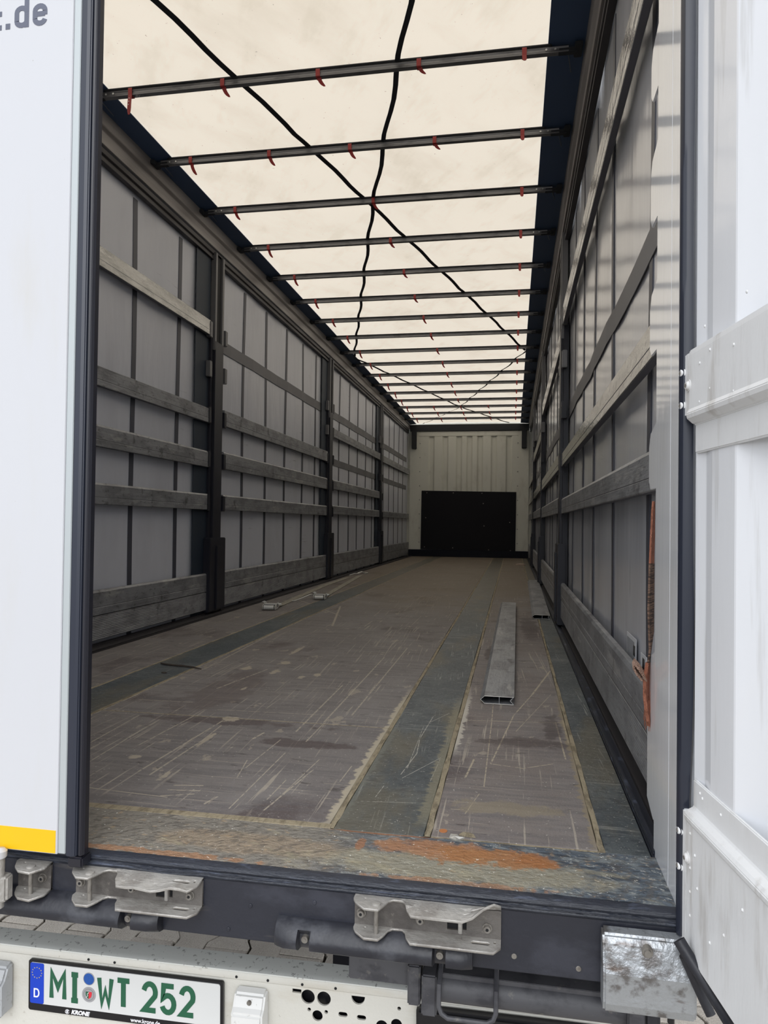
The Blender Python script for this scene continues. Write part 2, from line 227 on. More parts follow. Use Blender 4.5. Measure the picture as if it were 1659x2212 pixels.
# ---------------------------------------------------------------- mesh helpers
class MB:
    def __init__(s): s.v = []; s.f = []
    def add(s, vs, fs):
        o = len(s.v); s.v += [tuple(v) for v in vs]; s.f += [tuple(i + o for i in f) for f in fs]; return s
    def box(s, x0, x1, y0, y1, z0, z1):
        return s.add([(x0, y0, z0), (x1, y0, z0), (x1, y1, z0), (x0, y1, z0), (x0, y0, z1), (x1, y0, z1), (x1, y1, z1), (x0, y1, z1)],
                     [(0, 3, 2, 1), (4, 5, 6, 7), (0, 1, 5, 4), (1, 2, 6, 5), (2, 3, 7, 6), (3, 0, 4, 7)])
    def ext(s, prof, axis, a, b, cap=True):
        """extrude a closed 2-D profile along an axis; profile coordinates are the two other axes in xyz order"""
        def P(p, t): return {'x': (t, p[0], p[1]), 'y': (p[0], t, p[1]), 'z': (p[0], p[1], t)}[axis]
        n = len(prof); vs = [P(p, a) for p in prof] + [P(p, b) for p in prof]
        fs = [(i, (i + 1) % n, n + (i + 1) % n, n + i) for i in range(n)]
        if cap: fs += [tuple(range(n))[::-1], tuple(range(n, 2 * n))]
        return s.add(vs, fs)
    def sheet(s, prof, axis, a, b, th):
        """open polyline profile extruded, given a thickness"""
        n = len(prof); off = []
        for i in range(n):
            p0 = Vector(prof[max(i - 1, 0)]); p1 = Vector(prof[min(i + 1, n - 1)]); d = (p1 - p0).normalized()
            off.append((prof[i][0] - d.y * th, prof[i][1] + d.x * th))
        return s.ext(list(prof) + off[::-1], axis, a, b)
    def tube(s, pts, r, n=8, cap=True):
        pts = [Vector(p) for p in pts]; m = len(pts); vs = []; fs = []
        up = None
        for i, p in enumerate(pts):
            d = (pts[min(i + 1, m - 1)] - pts[max(i - 1, 0)]).normalized()
            if up is None: up = Vector((0, 0, 1)) if abs(d.z) < .9 else Vector((1, 0, 0))
            a = d.cross(up).normalized(); up = a.cross(d).normalized()
            rr = r[i] if isinstance(r, (list, tuple)) else r
            vs += [p + (a * math.cos(2 * math.pi * k / n) + up * math.sin(2 * math.pi * k / n)) * rr for k in range(n)]
        for i in range(m - 1):
            for k in range(n): fs.append((i * n + k, i * n + (k + 1) % n, (i + 1) * n + (k + 1) % n, (i + 1) * n + k))
        if cap: fs += [tuple(range(n))[::-1], tuple(range((m - 1) * n, m * n))]
        return s.add(vs, fs)
    def cyl(s, c, axis, r, h, n=16, r2=None):
        c = Vector(c); d = Vector({'x': (1, 0, 0), 'y': (0, 1, 0), 'z': (0, 0, 1)}[axis]) * h
        return s.tube([c, c + d], [r, r if r2 is None else r2], n)
    def ribbon(s, pts, wv, th):
        pts = [Vector(p) for p in pts]; vs = []; fs = []; m = len(pts)
        for i, p in enumerate(pts):
            W = Vector(wv[i] if isinstance(wv[0], (tuple, list)) else wv); d = (pts[min(i + 1, m - 1)] - pts[max(i - 1, 0)]).normalized()
            nn = d.cross(W).normalized() * th * .5
            vs += [p - W * .5 - nn, p + W * .5 - nn, p + W * .5 + nn, p - W * .5 + nn]
        for i in range(m - 1):
            for k in range(4): fs.append((i * 4 + k, i * 4 + (k + 1) % 4, (i + 1) * 4 + (k + 1) % 4, (i + 1) * 4 + k))
        fs += [(3, 2, 1, 0), tuple(range((m - 1) * 4, m * 4))]
        return s.add(vs, fs)
    def build(s, name, m, parent=None, bev=0.0, smooth=False, kind=None, label=None, seg=2, loc=None):
        me = bpy.data.meshes.new(name); me.from_pydata(s.v, [], s.f)
        bm = bmesh.new(); bm.from_mesh(me); bmesh.ops.recalc_face_normals(bm, faces=bm.faces)
        if bev:
            ed = [e for e in bm.edges if len(e.link_faces) == 2 and e.calc_face_angle(0) > .6]
            try: bmesh.ops.bevel(bm, geom=ed, offset=bev, segments=seg, affect='EDGES', clamp_overlap=True)
            except Exception: pass
        bm.to_mesh(me); bm.free()
        return link(name, me, m, parent, smooth, kind, label)
def link(name, me, m, parent=None, smooth=False, kind=None, label=None):
    me.materials.clear(); me.materials.append(m)
    if smooth:
        for p in me.polygons: p.use_smooth = True
        try: me.set_sharp_from_angle(angle=math.radians(38))
        except Exception: pass
    o = bpy.data.objects.new(name, me); COL.objects.link(o)
    if parent: o.parent = parent
    if kind: o['kind'] = kind
    if label: o['label'] = label
    return o
def empty(name, loc=(0, 0, 0), rz=0.0, label=None, cat=None, group=None, kind=None):
    o = bpy.data.objects.new(name, None); COL.objects.link(o); o.location = loc; o.rotation_euler = (0, 0, rz); o.empty_display_size = .1
    for k, v in (('label', label), ('category', cat), ('group', group), ('kind', kind)):
        if v: o[k] = v
    return o
def tag(o, label, cat, group=None):
    o['label'] = label; o['category'] = cat
    if group: o['group'] = group
    return o
def plate2d(loops, th):
    """flat plate with holes: loops in xy (first the outline), thickness th in z; returns a mesh"""
    cu = bpy.data.curves.new('plate', 'CURVE'); cu.dimensions = '2D'; cu.fill_mode = 'BOTH'; cu.extrude = th / 2
    for L in loops:
        sp = cu.splines.new('POLY'); sp.points.add(len(L) - 1)
        for p, q in zip(sp.points, L): p.co = (q[0], q[1], 0, 1)
        sp.use_cyclic_u = True
    o = bpy.data.objects.new('plate', cu); COL.objects.link(o)
    me = bpy.data.meshes.new_from_object(o); bpy.data.objects.remove(o); bpy.data.curves.remove(cu); return me
def circ(cx, cy, r, n=20): return [(cx + r * math.cos(2 * math.pi * k / n), cy + r * math.sin(2 * math.pi * k / n)) for k in range(n)]
def slot(cx, cy, w_, h_, n=6):
    r = h_ / 2; a = w_ / 2 - r
    return [(cx + a + r * math.cos(t), cy + r * math.sin(t)) for t in [(-.5 + k / n) * math.pi for k in range(n + 1)]] + [(cx - a + r * math.cos(t), cy + r * math.sin(t)) for t in [(.5 + k / n) * math.pi for k in range(n + 1)]]
XZ = Matrix.Rotation(math.pi / 2, 4, 'X')          # xy plate -> xz plane, front facing -y
def text_mesh(body, size, shear=0.0, offset=0.0, th=.0006, xs=1.0, align='LEFT'):
    cu = bpy.data.curves.new('txt', 'FONT'); cu.body = body; cu.size = size; cu.shear = shear; cu.offset = offset; cu.extrude = th; cu.align_x = align
    o = bpy.data.objects.new('txt', cu); COL.objects.link(o); me = bpy.data.meshes.new_from_object(o); bpy.data.objects.remove(o); bpy.data.curves.remove(cu)
    me.transform(Matrix.Scale(xs, 4, (1, 0, 0))); return me
def strokes(mb, paths, wd, x0, z0, sx, sz, y, th, rnd=True):
    """stroke lettering in the xz plane facing -y; paths in unit cell; wd stroke width in metres"""
    h = wd / 2; y += .00006
    for P in paths:
        y -= .00006
        Q = [Vector((x0 + p[0] * sx, z0 + p[1] * sz)) for p in P]; closed = (P[0] == P[-1] and len(P) > 2)
        n = len(Q); L = []; Rr = []
        for i in range(n):
            if closed: a = Q[i - 1] if i else Q[n - 2]; b = Q[(i + 1)] if i < n - 1 else Q[1]
            else: a = Q[max(i - 1, 0)]; b = Q[min(i + 1, n - 1)]
            d1 = (Q[i] - a); d2 = (b - Q[i])
            d1 = d1.normalized() if d1.length > 1e-9 else d2.normalized(); d2 = d2.normalized() if d2.length > 1e-9 else d1
            t = (d1 + d2).normalized(); nn = Vector((-t.y, t.x)); k = h / max(.45, nn.dot(Vector((-d1.y, d1.x))))
            L.append(Q[i] + nn * k); Rr.append(Q[i] - nn * k)
        vs = []
        for yy in (y, y - th):
            vs += [(p.x, yy, p.y) for p in L] + [(p.x, yy, p.y) for p in Rr]
        fs = []; N2 = 2 * n
        for i in range(n - 1):
            fs += [(N2 + i, N2 + i + 1, N2 + n + i + 1, N2 + n + i), (i, n + i, n + i + 1, i + 1), (i, i + 1, N2 + i + 1, N2 + i), (n + i, N2 + n + i, N2 + n + i + 1, n + i + 1)]
        fs += [(0, N2, N2 + n, n), (n - 1, 2 * n - 1, N2 + 2 * n - 1, N2 + n - 1)]
        mb.add(vs, fs)
def arc(cx, cz, rx, rz, a0, a1, n=10):
    return [(cx + rx * math.cos(math.radians(a0 + (a1 - a0) * k / n)), cz + rz * math.sin(math.radians(a0 + (a1 - a0) * k / n))) for k in range(n + 1)]
def copy_tree(o, parent=None):
    c = o.copy(); COL.objects.link(c)
    if parent: c.parent = parent
    for ch in list(o.children): copy_tree(ch, c)
    return c

XL, XR, YF = -1.24, 1.262, 13.87       # slat faces, front wall
# ---------------------------------------------------------------- ground
gr = MB().box(-30, 30, -25, 30, -1.35, -1.224).build('ground', M['gound_joint'], kind='structure')
PW1, PW2, PL = .20, .14, .25; PP = (PW1 + PW2) / 2
def paver_prof(w1, w2, L):
    a, b = w1 / 2 - .003, w2 / 2 - .003; h = L / 2 - .003; t0, t1 = .038, .087
    return [(a, -h), (a, -t1), (b, -t0), (b, t0), (a, t1), (a, h), (-a, h), (-a, t1), (-b, t0), (-b, -t0), (-a, -t1), (-a, -h)]
pv = MB().ext(paver_prof(PW1, PW2, PL), 'z', -1.26, -1.2)
pm = pv.build('paving_stone', M['paver'], gr, bev=.003, seg=1); pmesh = pm.data
near = []; far = []
for i in range(-44, 48):
    for j in range(-22, 44):
        x = .06 + i * PP; y = .05 + j * PL + (PL / 2 if i % 2 else 0)
        if -1.6 < x < .75 and 1.25 < y < 2.5 or 1.0 < x < 2.2 and 1.0 < y < 2.5: near.append((x, y))
        else: far.append((x, y))
near.sort(key=lambda p: p[1]); far += near[298:]; near = near[:298]
for k, (x, y) in enumerate(near):
    o = pm if k == 0 else pm.copy()
    if k: COL.objects.link(o)
    o.location = (x, y, random.uniform(-.0015, .0015)); o.rotation_euler = (random.uniform(-.006, .006), random.uniform(-.006, .006), 0)
fb = MB(); pf = paver_prof(PW1, PW2, PL); n = len(pf)
for x, y in far:
    dz = random.uniform(-.002, .002)
    fb.add([(x + p[0], y + p[1], -1.2 + dz) for p in pf] + [(x + p[0], y + p[1], -1.23) for p in pf], [tuple(range(n))] + [(i, n + i, n + (i + 1) % n, (i + 1) % n) for i in range(n)])
fb.build('paving_stones', M['paver'], gr, kind='stuff')

# ---------------------------------------------------------------- floor
fl = MB().box(-1.25, 1.27, .03, YF, -.12, -.012).build('floor', M['dark_void'], kind='structure')
def fbox(name, m, x0, x1, y0, y1, z1=0.0, bev=.0012, label=None): return MB().box(x0, x1, y0, y1, -.0118, z1).build(name, m, fl, bev=bev, seg=1, label=label)
for a, b in ((.232, 1.008), (1.018, 3.5), (3.506, 6.0), (6.006, 8.5), (8.506, 11.0), (11.006, YF - .01)):
    fbox('plywood_panel', M['ply'], -.498, .545, a, b)
fbox('plywood_edge', M['filler'], -.5, .552, .206, .231, .001)
MB().box(-.498, .545, 1.0085, 1.0175, -.0118, -.0008).build('joint_strip', M['filler'], fl)
for a, b in ((.215, 2.6), (2.605, 5.1), (5.105, 8.0), (8.005, 11.0), (11.005, YF - .01)):
    fbox('plywood_panel', M['ply_right'], .776, 1.128, a, b)
for a, b in ((.21, 3.5), (3.505, 7), (7.005, 10.4), (10.405, YF - .01)):
    fbox('plywood_panel', M['ply'], -1.15, -.73, a, b)
fbox('floor_rail', M['steel'], -.716, -.512, .21, YF - .01, .0005, label='dark steel strip sunk in the floor on the left')
fbox('floor_rail', M['steel'], .56, .760, .206, YF - .01, .0005, label='dark steel strip sunk in the floor right of the middle')
fbox('floor_rail', M['steel'], 1.142, 1.232, .206, YF - .01, .0008, label='dark steel strip along the right edge')
for x0, x1 in ((-.729, -.717), (-.511, -.499), (.546, .559), (.761, .775), (1.129, 1.141)):
    g = MB(); nn = 60
    L = [(x0 + random.uniform(-.002, .002), .21 + (YF - .25) * (k / nn) ** 2) for k in range(nn + 1)]; Rr = [(x1 + random.uniform(-.002, .002), p[1]) for p in L]
    g.add([(p[0], p[1], -.0004) for p in L] + [(p[0], p[1], -.0004) for p in Rr] + [(p[0], p[1], -.011) for p in L] + [(p[0], p[1], -.011) for p in Rr],
          [(i, i + 1, nn + 2 + i, nn + 1 + i) for i in range(nn)] + [(i, 2 * nn + 2 + i, 2 * nn + 3 + i, i + 1) for i in range(nn)] + [(nn + 1 + i, nn + 2 + i, 3 * nn + 4 + i, 3 * nn + 3 + i) for i in range(nn)])
    g.build('joint_strip', M['filler'], fl)
fbox('joint_strip', M['filler'], .776, 1.142, .205, .214, .0)
for s_, xa, xb in ((-1, -1.25, -1.152), (1, 1.234, 1.268)):      # side rails
    g = MB().box(xa, xb, .21, YF - .01, -.02, .003)
    if s_ < 0: g.box(-1.2, -1.165, .21, YF - .01, .003, .010)
    else: g.box(1.236, 1.25, .21, YF - .01, .003, .012)
    g.build('side_rail', M['sillrub'] if s_ > 0 else M['rail_dark'], fl, bev=.002)
for xq in (-.62, .62): MB().box(xq - .06, xq + .06, .45, 13.2, -.50, -.121).build('shade_chassis_beam', M['mudflap'] if False else M['dark_void'], fl)  # unseen beams, added to shade the paving under the trailer
# sill plate: grid with gentle dents
g = MB(); nx, ny = 90, 10
vs = [(-1.24 + 2.49 * i / nx, .012 + .192 * j / ny, .001 + random.uniform(-.0006, .0006) - (.001 if j == 0 else 0)) for j in range(ny + 1) for i in range(nx + 1)]
fs = [(j * (nx + 1) + i, j * (nx + 1) + i + 1, (j + 1) * (nx + 1) + i + 1, (j + 1) * (nx + 1) + i) for j in range(ny) for i in range(nx)]
g.add(vs, fs)
g.add([(-1.24, .012, -.012), (1.25, .012, -.012), (1.25, .012, .0), (-1.24, .012, .0)], [(0, 1, 2, 3)])
g.build('sill_plate', M['ramp'], fl, smooth=True, label='worn rusty metal sill plate')
bxs = [(.80, .232), (1.09, .30), (1.1, .55), (.545, .30)]
g = MB().cyl((.80, .245, .0), 'z', .009, .0012, 14); g.build('floor_screw', mat('rusty_screw_head', (176, 112, 66), .7), fl, label='rusty screw head')

# ---------------------------------------------------------------- rear crossmember with lock brackets
rc = empty('rear_crossmember', (0, 0, -.15), label='black steel rear beam under the sill with three galvanised door lock brackets and rubber buffers', cat='beam')
def local(mb, e): mb.v = [(v[0] - e.location.x, v[1] - e.location.y, v[2] - e.location.z) for v in mb.v]; return mb
def rcp(mb, name, m, par=None, **k): return local(mb, rc).build(name, m, par or rc, **k) if par is None else local(mb, rc).build(name, m, par, **k)
rcp(MB().box(-1.25, 1.262, 0, .09, -.143, -.028), 'beam', M['black_beam'], bev=.003)
prof = [(.012, 0.0), (.004, -.001), (-.003, -.005), (-.005, -.011), (-.003, -.0145), (-.0015, -.016), (-.004, -.018), (-.004, -.021), (-.001, -.023), (-.003, -.026), (-.001, -.030), (.012, -.031)]
g = MB(); nseg = 60; n = len(prof)
for k in range(nseg + 1):
    x = -1.25 + 2.51 * k / nseg; wob = random.uniform(-.0006, .0006); dn = (-.003 if .1 < x < .35 else 0) * math.sin(x * 30)
    g.v += [(x, p[0] + wob, p[1] + (dn if 4 < i < 10 else 0)) for i, p in enumerate(prof)]
for k in range(nseg): g.f += [(k * n + i, k * n + i + 1, (k + 1) * n + i + 1, (k + 1) * n + i) for i in range(n - 1)]
rcp(g, 'sill_profile', M['sillrub'], smooth=True)
for x, z, r in ((.445, -.075, .004), (.575, -.055, .004), (.40, -.125, .004), (.62, -.12, .003), (.955, -.113, .005), (1.07, -.122, .005), (.30, -.1, .003)):
    rcp(MB().cyl((x, -.002, z), 'y', r, .003, 12), 'plug', M['bolt'] if x in (.955, 1.07) else M['black_beam'], bev=.0006, seg=1)
def lock(x0, full=True, bent=0, x_cut=None, mirror=False):
    """u-shaped bracket: back plate, top and bottom flange, pin and bolts; 0.275 m long"""
    zt, zb, dep = -.031, -.085, .049
    e = empty('lock_bracket', (x0, 0, 0)); e.parent = rc; e.location = (x0, 0, .15)
    Lx = .275 if full else .075
    def flange(z, bend):
        if full:
            o = [(0, 0), (.0, -.018), (.006, -.030), (.026, -dep), (.052, -dep), (.060, -.034), (.066, -.016), (.074, -.009), (.092, -.009), (.098, -.016), (.102, -.032), (.112, -dep), (.262, -dep), (.275, -.030), (.275, 0)]
        else: o = [(0, 0), (0, -.012), (.012, -.034), (.03, -dep), (.058, -dep - .004), (.075, -.028), (.075, 0)]
        if mirror: o = [(Lx - p[0], p[1]) for p in o][::-1]
        holes = [circ(.022 if not mirror else Lx - .022, -.016, .003, 10)]
        if full: holes += [slot(.238, -.024, .036, .011), [(.262, -.014), (.266, -.014), (.266, -.022), (.262, -.022)]]
        me = plate2d([o] + holes, .005)
        bm = bmesh.new(); bm.from_mesh(me); bmesh.ops.remove_doubles(bm, verts=bm.verts, dist=1e-6)
        if bend:
            bmesh.ops.triangulate(bm, faces=bm.faces)
            for _ in range(3):
                bmesh.ops.subdivide_edges(bm, edges=[q for q in bm.edges if q.calc_length() > .016], cuts=1); bmesh.ops.triangulate(bm, faces=bm.faces)
            for v in bm.verts:
                out_ = -v.co.y / dep
                if bend == 1 and v.co.x > .09:
                    v.co.z += out_ * (-.006 - .004 * math.sin((v.co.x - .09) * 26) + .002 * math.sin(v.co.x * 90)); v.co.y += out_ * .003 * math.sin(v.co.x * 60)
                if bend == 2 and v.co.x > .10:
                    k = min(1, max(0, (v.co.x - .215) / .04)); v.co.z += out_ * (-.008 + k * .030); v.co.y += out_ * (.006 * (1 - k) + .020 * k)
        bmesh.ops.translate(bm, vec=(0, 0, z), verts=bm.verts); bm.to_mesh(me); bm.free()
        return me
    a = link('bracket_flange', flange(zt, bent), M['galv'], e, label='bent top flange' if bent else None)
    b = link('bracket_flange', flange(zb, 0), M['galv'], e)
    # back plate with window
    lo = [(0, zb), (Lx, zb), (Lx, zt), (0, zt)]
    hl = [[(.176, -.074), (.196, -.074), (.196, -.046), (.176, -.046)], [(.205, -.072), (.212, -.072), (.212, -.045), (.205, -.045)]] if full else []
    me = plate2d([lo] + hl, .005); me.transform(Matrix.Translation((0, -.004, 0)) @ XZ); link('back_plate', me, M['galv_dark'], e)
    if full:
        MB().box(.170, .216, -.0012, .004, -.078, -.040).build('latch_recess', M['dark_void'], e)
        MB().box(.197, .204, -.012, -.002, -.078, -.036).build('latch_tongue', M['galv'], e, bev=.001)
    px = .046 if not mirror else Lx - .046
    pn = MB().cyl((px, -.031, -.088), 'z', .0045, .059, 12); pn.build('pin', M['bolt'], e, smooth=True)
    MB().tube([(px, -.031, -.0295), (px, -.031, -.0265), (px, -.031, -.0255)], [.009, .0085, .005], 14).build('pin_head', M['galv'], e, smooth=True)
    for bx, bz in (((.013, -.060), (.126, -.061), (.250, -.063)) if full else ((.058 if mirror is False else .03, -.060),)):
        t = MB().cyl((bx, -.0065, bz), 'y', .0088, -.0022, 20); t.cyl((bx, -.0085, bz), 'y', .0068, -.007, 16, .0062); bo = t.build('bolt', M['bolt'], e, smooth=True)
        MB().cyl((bx, -.0152, bz), 'y', .003, -.0008, 6).build('hex_socket', M['dark_void'], bo if False else e)
    return e
lock(.072, bent=1); lock(.656, bent=2)
e = lock(-.060, full=False, mirror=False)
lock(-.175, full=False, mirror=True)
def buffer(x0, x1, notches):
    r = []
    def pf(sc): return [(.0, -.086), (-.010 * sc, -.087), (-.024 * sc, -.097), (-.034 * sc, -.109), (-.037 * sc, -.119), (-.034 * sc, -.129), (-.020 * sc, -.138), (.0, -.142)]
    g = MB(); xs = [x0, x0 + .006, x0 + .02] + [x0 + .02 + (x1 - x0 - .04) * k / 24 for k in range(1, 24)] + [x1 - .02, x1 - .006, x1]
    xs = sorted(xs + [nx_ + d for nx_ in notches for d in (-.013, -.010, .010, .013)])
    n = 8
    for x in xs:
        sc = min(1, .72 + .28 * min(1, (x - x0) / .015), .72 + .28 * min(1, (x1 - x) / .015))
        P = pf(sc)
        for nn_ in notches:
            if abs(x - nn_) < .0115: P = [(p[0] * .42 if i > 2 else p[0], p[1]) for i, p in enumerate(P)]
        g.v += [(x, p[0], p[1]) for p in P]
    for k in range(len(xs) - 1): g.f += [(k * n + i, k * n + i + 1, (k + 1) * n + i + 1, (k + 1) * n + i) for i in range(n - 1)]
    g.f += [tuple(range(n)), tuple(range((len(xs) - 1) * n, len(xs) * n))]
    o = rcp(g, 'rubber_buffer', M['rubber'], smooth=True)
    for nn_ in notches:
        t = MB().cyl((nn_, -.014, -.116), 'y', .0075, -.008, 16, .0065); t.cyl((nn_, -.022, -.116), 'y', .003, -.001, 6); local(t, rc).build('bolt', M['bolt'], o, smooth=True)
    return o
buffer(-.40, .262, [.196]); buffer(.503, .880, [.562, .820])
# hinge cover at the right corner
g = MB().ext([(-.001, -.036), (-.026, -.040), (-.034, -.052), (-.046, -.098), (-.046, -.150), (-.040, -.168), (-.001, -.168)], 'x', 1.108, 1.262)
hc = rcp(g, 'hinge_cover', M['galv_bright'], bev=.004, label='bright galvanised hinge cover at the right corner')
t = MB().cyl((1.182, -.030, -.058), 'y', .011, -.010, 18, .009); t.cyl((1.182, -.040, -.058), 'y', .006, -.004, 14); local(t, rc).build('bolt', M['bolt'], hc, smooth=True)
local(MB().cyl((1.225, -.02, -.185), 'z', .006, .02, 10), rc).build('bolt', M['black_plastic'], hc)

# under-run step tube behind the beam
ur = empty('folding_step_frame', (1.0, .1, -.24), label='dusty black steel tube with end plates and wire handle below the rear beam', cat='step frame')
def lc(mb, name, m, par, **k): return local(mb, par).build(name, m, par, **k)
lc(MB().tube([(.80, .10, -.246), (1.19, .10, -.246)], .028, 16), 'tube', M['under'], ur, smooth=True)
lc(MB().box(.746, .772, .085, .15, -.285, -.205), 'end_plate', M['under'], ur, bev=.003)
lc(MB().box(.776, .806, .07, .14, -.292, -.212), 'end_plate', M['under'], ur, bev=.003)
lc(MB().box(1.165, 1.196, .06, .14, -.286, -.208), 'end_plate', M['under'], ur, bev=.003)
lc(MB().box(1.196, 1.226, .07, .15, -.262, -.205), 'rubber_stop', M['rubber'], ur, bev=.006)
lc(MB().box(.62, .746, .11, .16, -.262, -.180), 'bracket', M['under'], ur, bev=.002)
hw = [(.812, .11, -.20), (.812, .062, -.222), (.812, .054, -.258), (.818, .052, -.270), (.830, .050, -.276), (.905, .050, -.276), (.917, .052, -.270), (.922, .054, -.258), (.922, .062, -.222), (.922, .11, -.20)]
lc(MB().tube(hw, .0048, 8), 'wire_handle', M['under'], ur, smooth=True)
lc(MB().box(.806, 1.165, .085, .12, -.222, -.212), 'flange', M['under'], ur, bev=.001)
tag(MB().box(.47, .62, .58, .60, -1.12, -.30).build('mud_flap', M['mudflap'], bev=.004), 'dark navy mud flap hanging behind the white bumper', 'mud flap')  # flap made larger and longer downwards to shade the paving
MBs = MB().box(.60, .615, .575, .62, -.75, -.30).build('support_strut', M['black_plastic'], bpy.data.objects['mud_flap'])

# ---------------------------------------------------------------- bumper and number plate
bp = empty('rear_bumper', (0, .29, -.45), label='white steel rear bumper carrying the green lettered number plate', cat='bumper')
holes = [circ(.484, -.431, .0165), circ(.5225, -.431, .0165), circ(.507, -.472, .0125), circ(.487, -.460, .0045, 10), circ(.528, -.461, .0045, 10), slot(.568, -.462, .022, .011), slot(.612, -.464, .022, .011),
         [(.588, -.416)] + arc(.604, -.418, .016, .017, 180, 360, 8) + [(.62, -.416)], [(.446, -.416), (.468, -.416), (.468, -.425), (.446, -.425)],
         circ(.66, -.478, .014), circ(.694, -.470, .013), circ(.700, -.433, .0045, 10)]
me = plate2d([[(-1.17, -.66), (1.17, -.66), (1.17, -.400), (-1.17, -.400)]] + [[(q[0], q[1] - .005) for q in h_] for h_ in holes], .005); me.transform(Matrix.Translation((0, .0, .45)) @ XZ)
link('front_plate', me, M['white_bumper'], bp)
lc(MB().box(-1.17, 1.17, .31, .345, -.66, -.405), 'inner_web', M['black_plastic'], bp)
pr = [(.348, -.3945), (.300, -.3945), (.289, -.395), (.2845, -.396)]
g = MB().sheet(pr, 'x', -1.17, 1.17, -.004); lc(g, 'top_flange', M['bumper_top'], bp, smooth=True)
g = MB().sheet([(.2880, -.3945), (.2836, -.3955), (.2818, -.398), (.2812, -.409), (.2830, -.4125), (.2860, -.4140)], 'x', -1.17, 1.1702, .0012); lc(g, 'front_lip', M['white_bumper'], bp, smooth=True)
for x in (-.075, -.005, .31, .388, .472, .552): lc(MB().cyl((x, .2812, -.405), 'y', .0032, -.001, 10), 'hole', M['dark_void'], bp)
def lampbox(x0, x1, z0, z1, m, name, lab):
    xm = (x1 - x0)
    pf = [(.287, z1), (.262, z1 - .006), (.250, z1 - .030), (.238, z1 - .040), (.238, z0), (.287, z0)]
    g = MB().ext(pf, 'x', x0, x1); o = lc(g, name, m, bp, bev=.005, label=lab); return o
lb = lampbox(.312, .388, -.53, -.424, M['lamp_white'], 'plate_lamp', 'dusty white number plate lamp')
local(MB().cyl((.352, .256, -.444), 'y', .0055, -.004, 12), bp).build('screw', M['bolt'], lb)
lb = lampbox(-.40, -.285, -.55, -.432, M['lamp_grey'], 'plate_lamp', 'silver number plate lamp')
local(MB().box(-.385, -.302, .2345, .240, -.54, -.475), bp).build('lens', M['black_plastic'], lb)
g = lc(MB().box(.742, 1.15, .262, .288, -.60, -.418), 'tail_lamp', M['black_plastic'], bp, bev=.006, label='black tail lamp housing')
local(MB().tube([(.735, .262, -.52), (.742, .255, -.47), (.76, .252, -.462), (.90, .252, -.462)], .004, 8), bp).build('trim_ring', M['chrome'], g, smooth=True)
# number plate
npl = empty('license_plate', (0, 0, 0)); npl.parent = bp; npl.location = (.021, -.007, 0)   # local origin at (.021,.283,-.45)
def np_(mb, name, m, **k): return mb.build(name, m, npl, **k)
def rrect(x0, x1, z0, z1, r, n=5):
    o = []
    for cx, cz, a in ((x1 - r, z0 + r, -90), (x1 - r, z1 - r, 0), (x0 + r, z1 - r, 90), (x0 + r, z0 + r, 180)):
        o += arc(cx, cz, r, r, a, a + 90, n)
    return o
HW = .2575
g = MB().ext(rrect(-HW, HW, -.093, .031, .006), 'y', 0, -.006) if False else None
me = plate2d([rrect(-HW, HW, -.093, .031, .006)], .007); me.transform(Matrix.Translation((0, -.002, 0)) @ XZ); link('plate_frame', me, M['black_plastic'], npl)
me = plate2d([rrect(-HW + .006, HW - .007, -.074, .026, .006)], .002); me.transform(Matrix.Translation((0, -.0068, 0)) @ XZ); link('plate_sheet', me, M['plate_white'], npl)
me = plate2d([rrect(-HW + .0065, -HW + .044, -.0735, .0255, .004)], .001); me.transform(Matrix.Translation((0, -.0080, 0)) @ XZ); link('country_band', me, M['plate_blue'], npl)
for k in range(12):
    a = math.radians(30 * k); me = plate2d([[(.0018 * (1 if i % 2 == 0 else .42) * math.cos(math.radians(90 + 36 * i)), .0018 * (1 if i % 2 == 0 else .42) * math.sin(math.radians(90 + 36 * i))) for i in range(10)]], .0006)
    me.transform(Matrix.Translation((-HW + .0252 + .0130 * math.cos(a), -.0087, .002 + .0130 * math.sin(a))) @ XZ); link('star', me, M['gold'], npl)
g = MB(); strokes(g, [[(0, 0), (0, 1), (.5, 1)] + arc(.5, .5, .5, .5, 90, -90, 8) + [(0, 0)]], .0034, -HW + .0185, -.057, .0125, .019, -.0085, .0006); np_(g, 'letter', M['print_white'])
GL = {'M': [[(.0, 0), (.0, 1), (.5, .42), (1, 1), (1, 0)]], 'I': [[(.1, 1), (.9, 1)], [(.5, 1), (.5, 0)], [(.1, 0), (.9, 0)]],
      'W': [[(.0, 1), (.22, 0), (.5, .55), (.78, 0), (1, 1)]], 'T': [[(0, 1), (1, 1)], [(.5, 1), (.5, 0)]],
      '2': [[(.02, .74)] + arc(.5, .68, .48, .32, 165, -25, 12) + [(.04, .0), (1, .0)]],
      '5': [[(.95, 1), (.12, 1), (.06, .52)] + arc(.48, .32, .50, .32, 118, -160, 14)]}
SWD = .0124; zb_, hh = -.061, .075
for ch, x, wd_ in (('M', -.192, .035), ('I', -.140, .022), ('W', -.063, .033), ('T', -.014, .031), ('2', .055, .031), ('5', .103, .031), ('2', .152, .031)):
    g = MB(); strokes(g, GL[ch], SWD * (.9 if ch in 'MW' else 1), x, zb_ + SWD / 2, wd_, hh - SWD, -.0078, .0012); np_(g, 'letter', M['plate_green'])
for cz, r, m in ((.002, .0145, 'blue_seal'), (-.036, .0185, 'silver')):
    np_(MB().cyl((-.0905, -.0078, cz), 'y', r, -.0008, 28), 'seal_disc', M[m])
np_(MB().tube([(-.0905 + .0145 * math.cos(a), -.0086, .002 + .0145 * math.sin(a)) for a in [math.radians(15 * k) for k in range(25)]], .0008, 5), 'seal_ring', M['silver'])
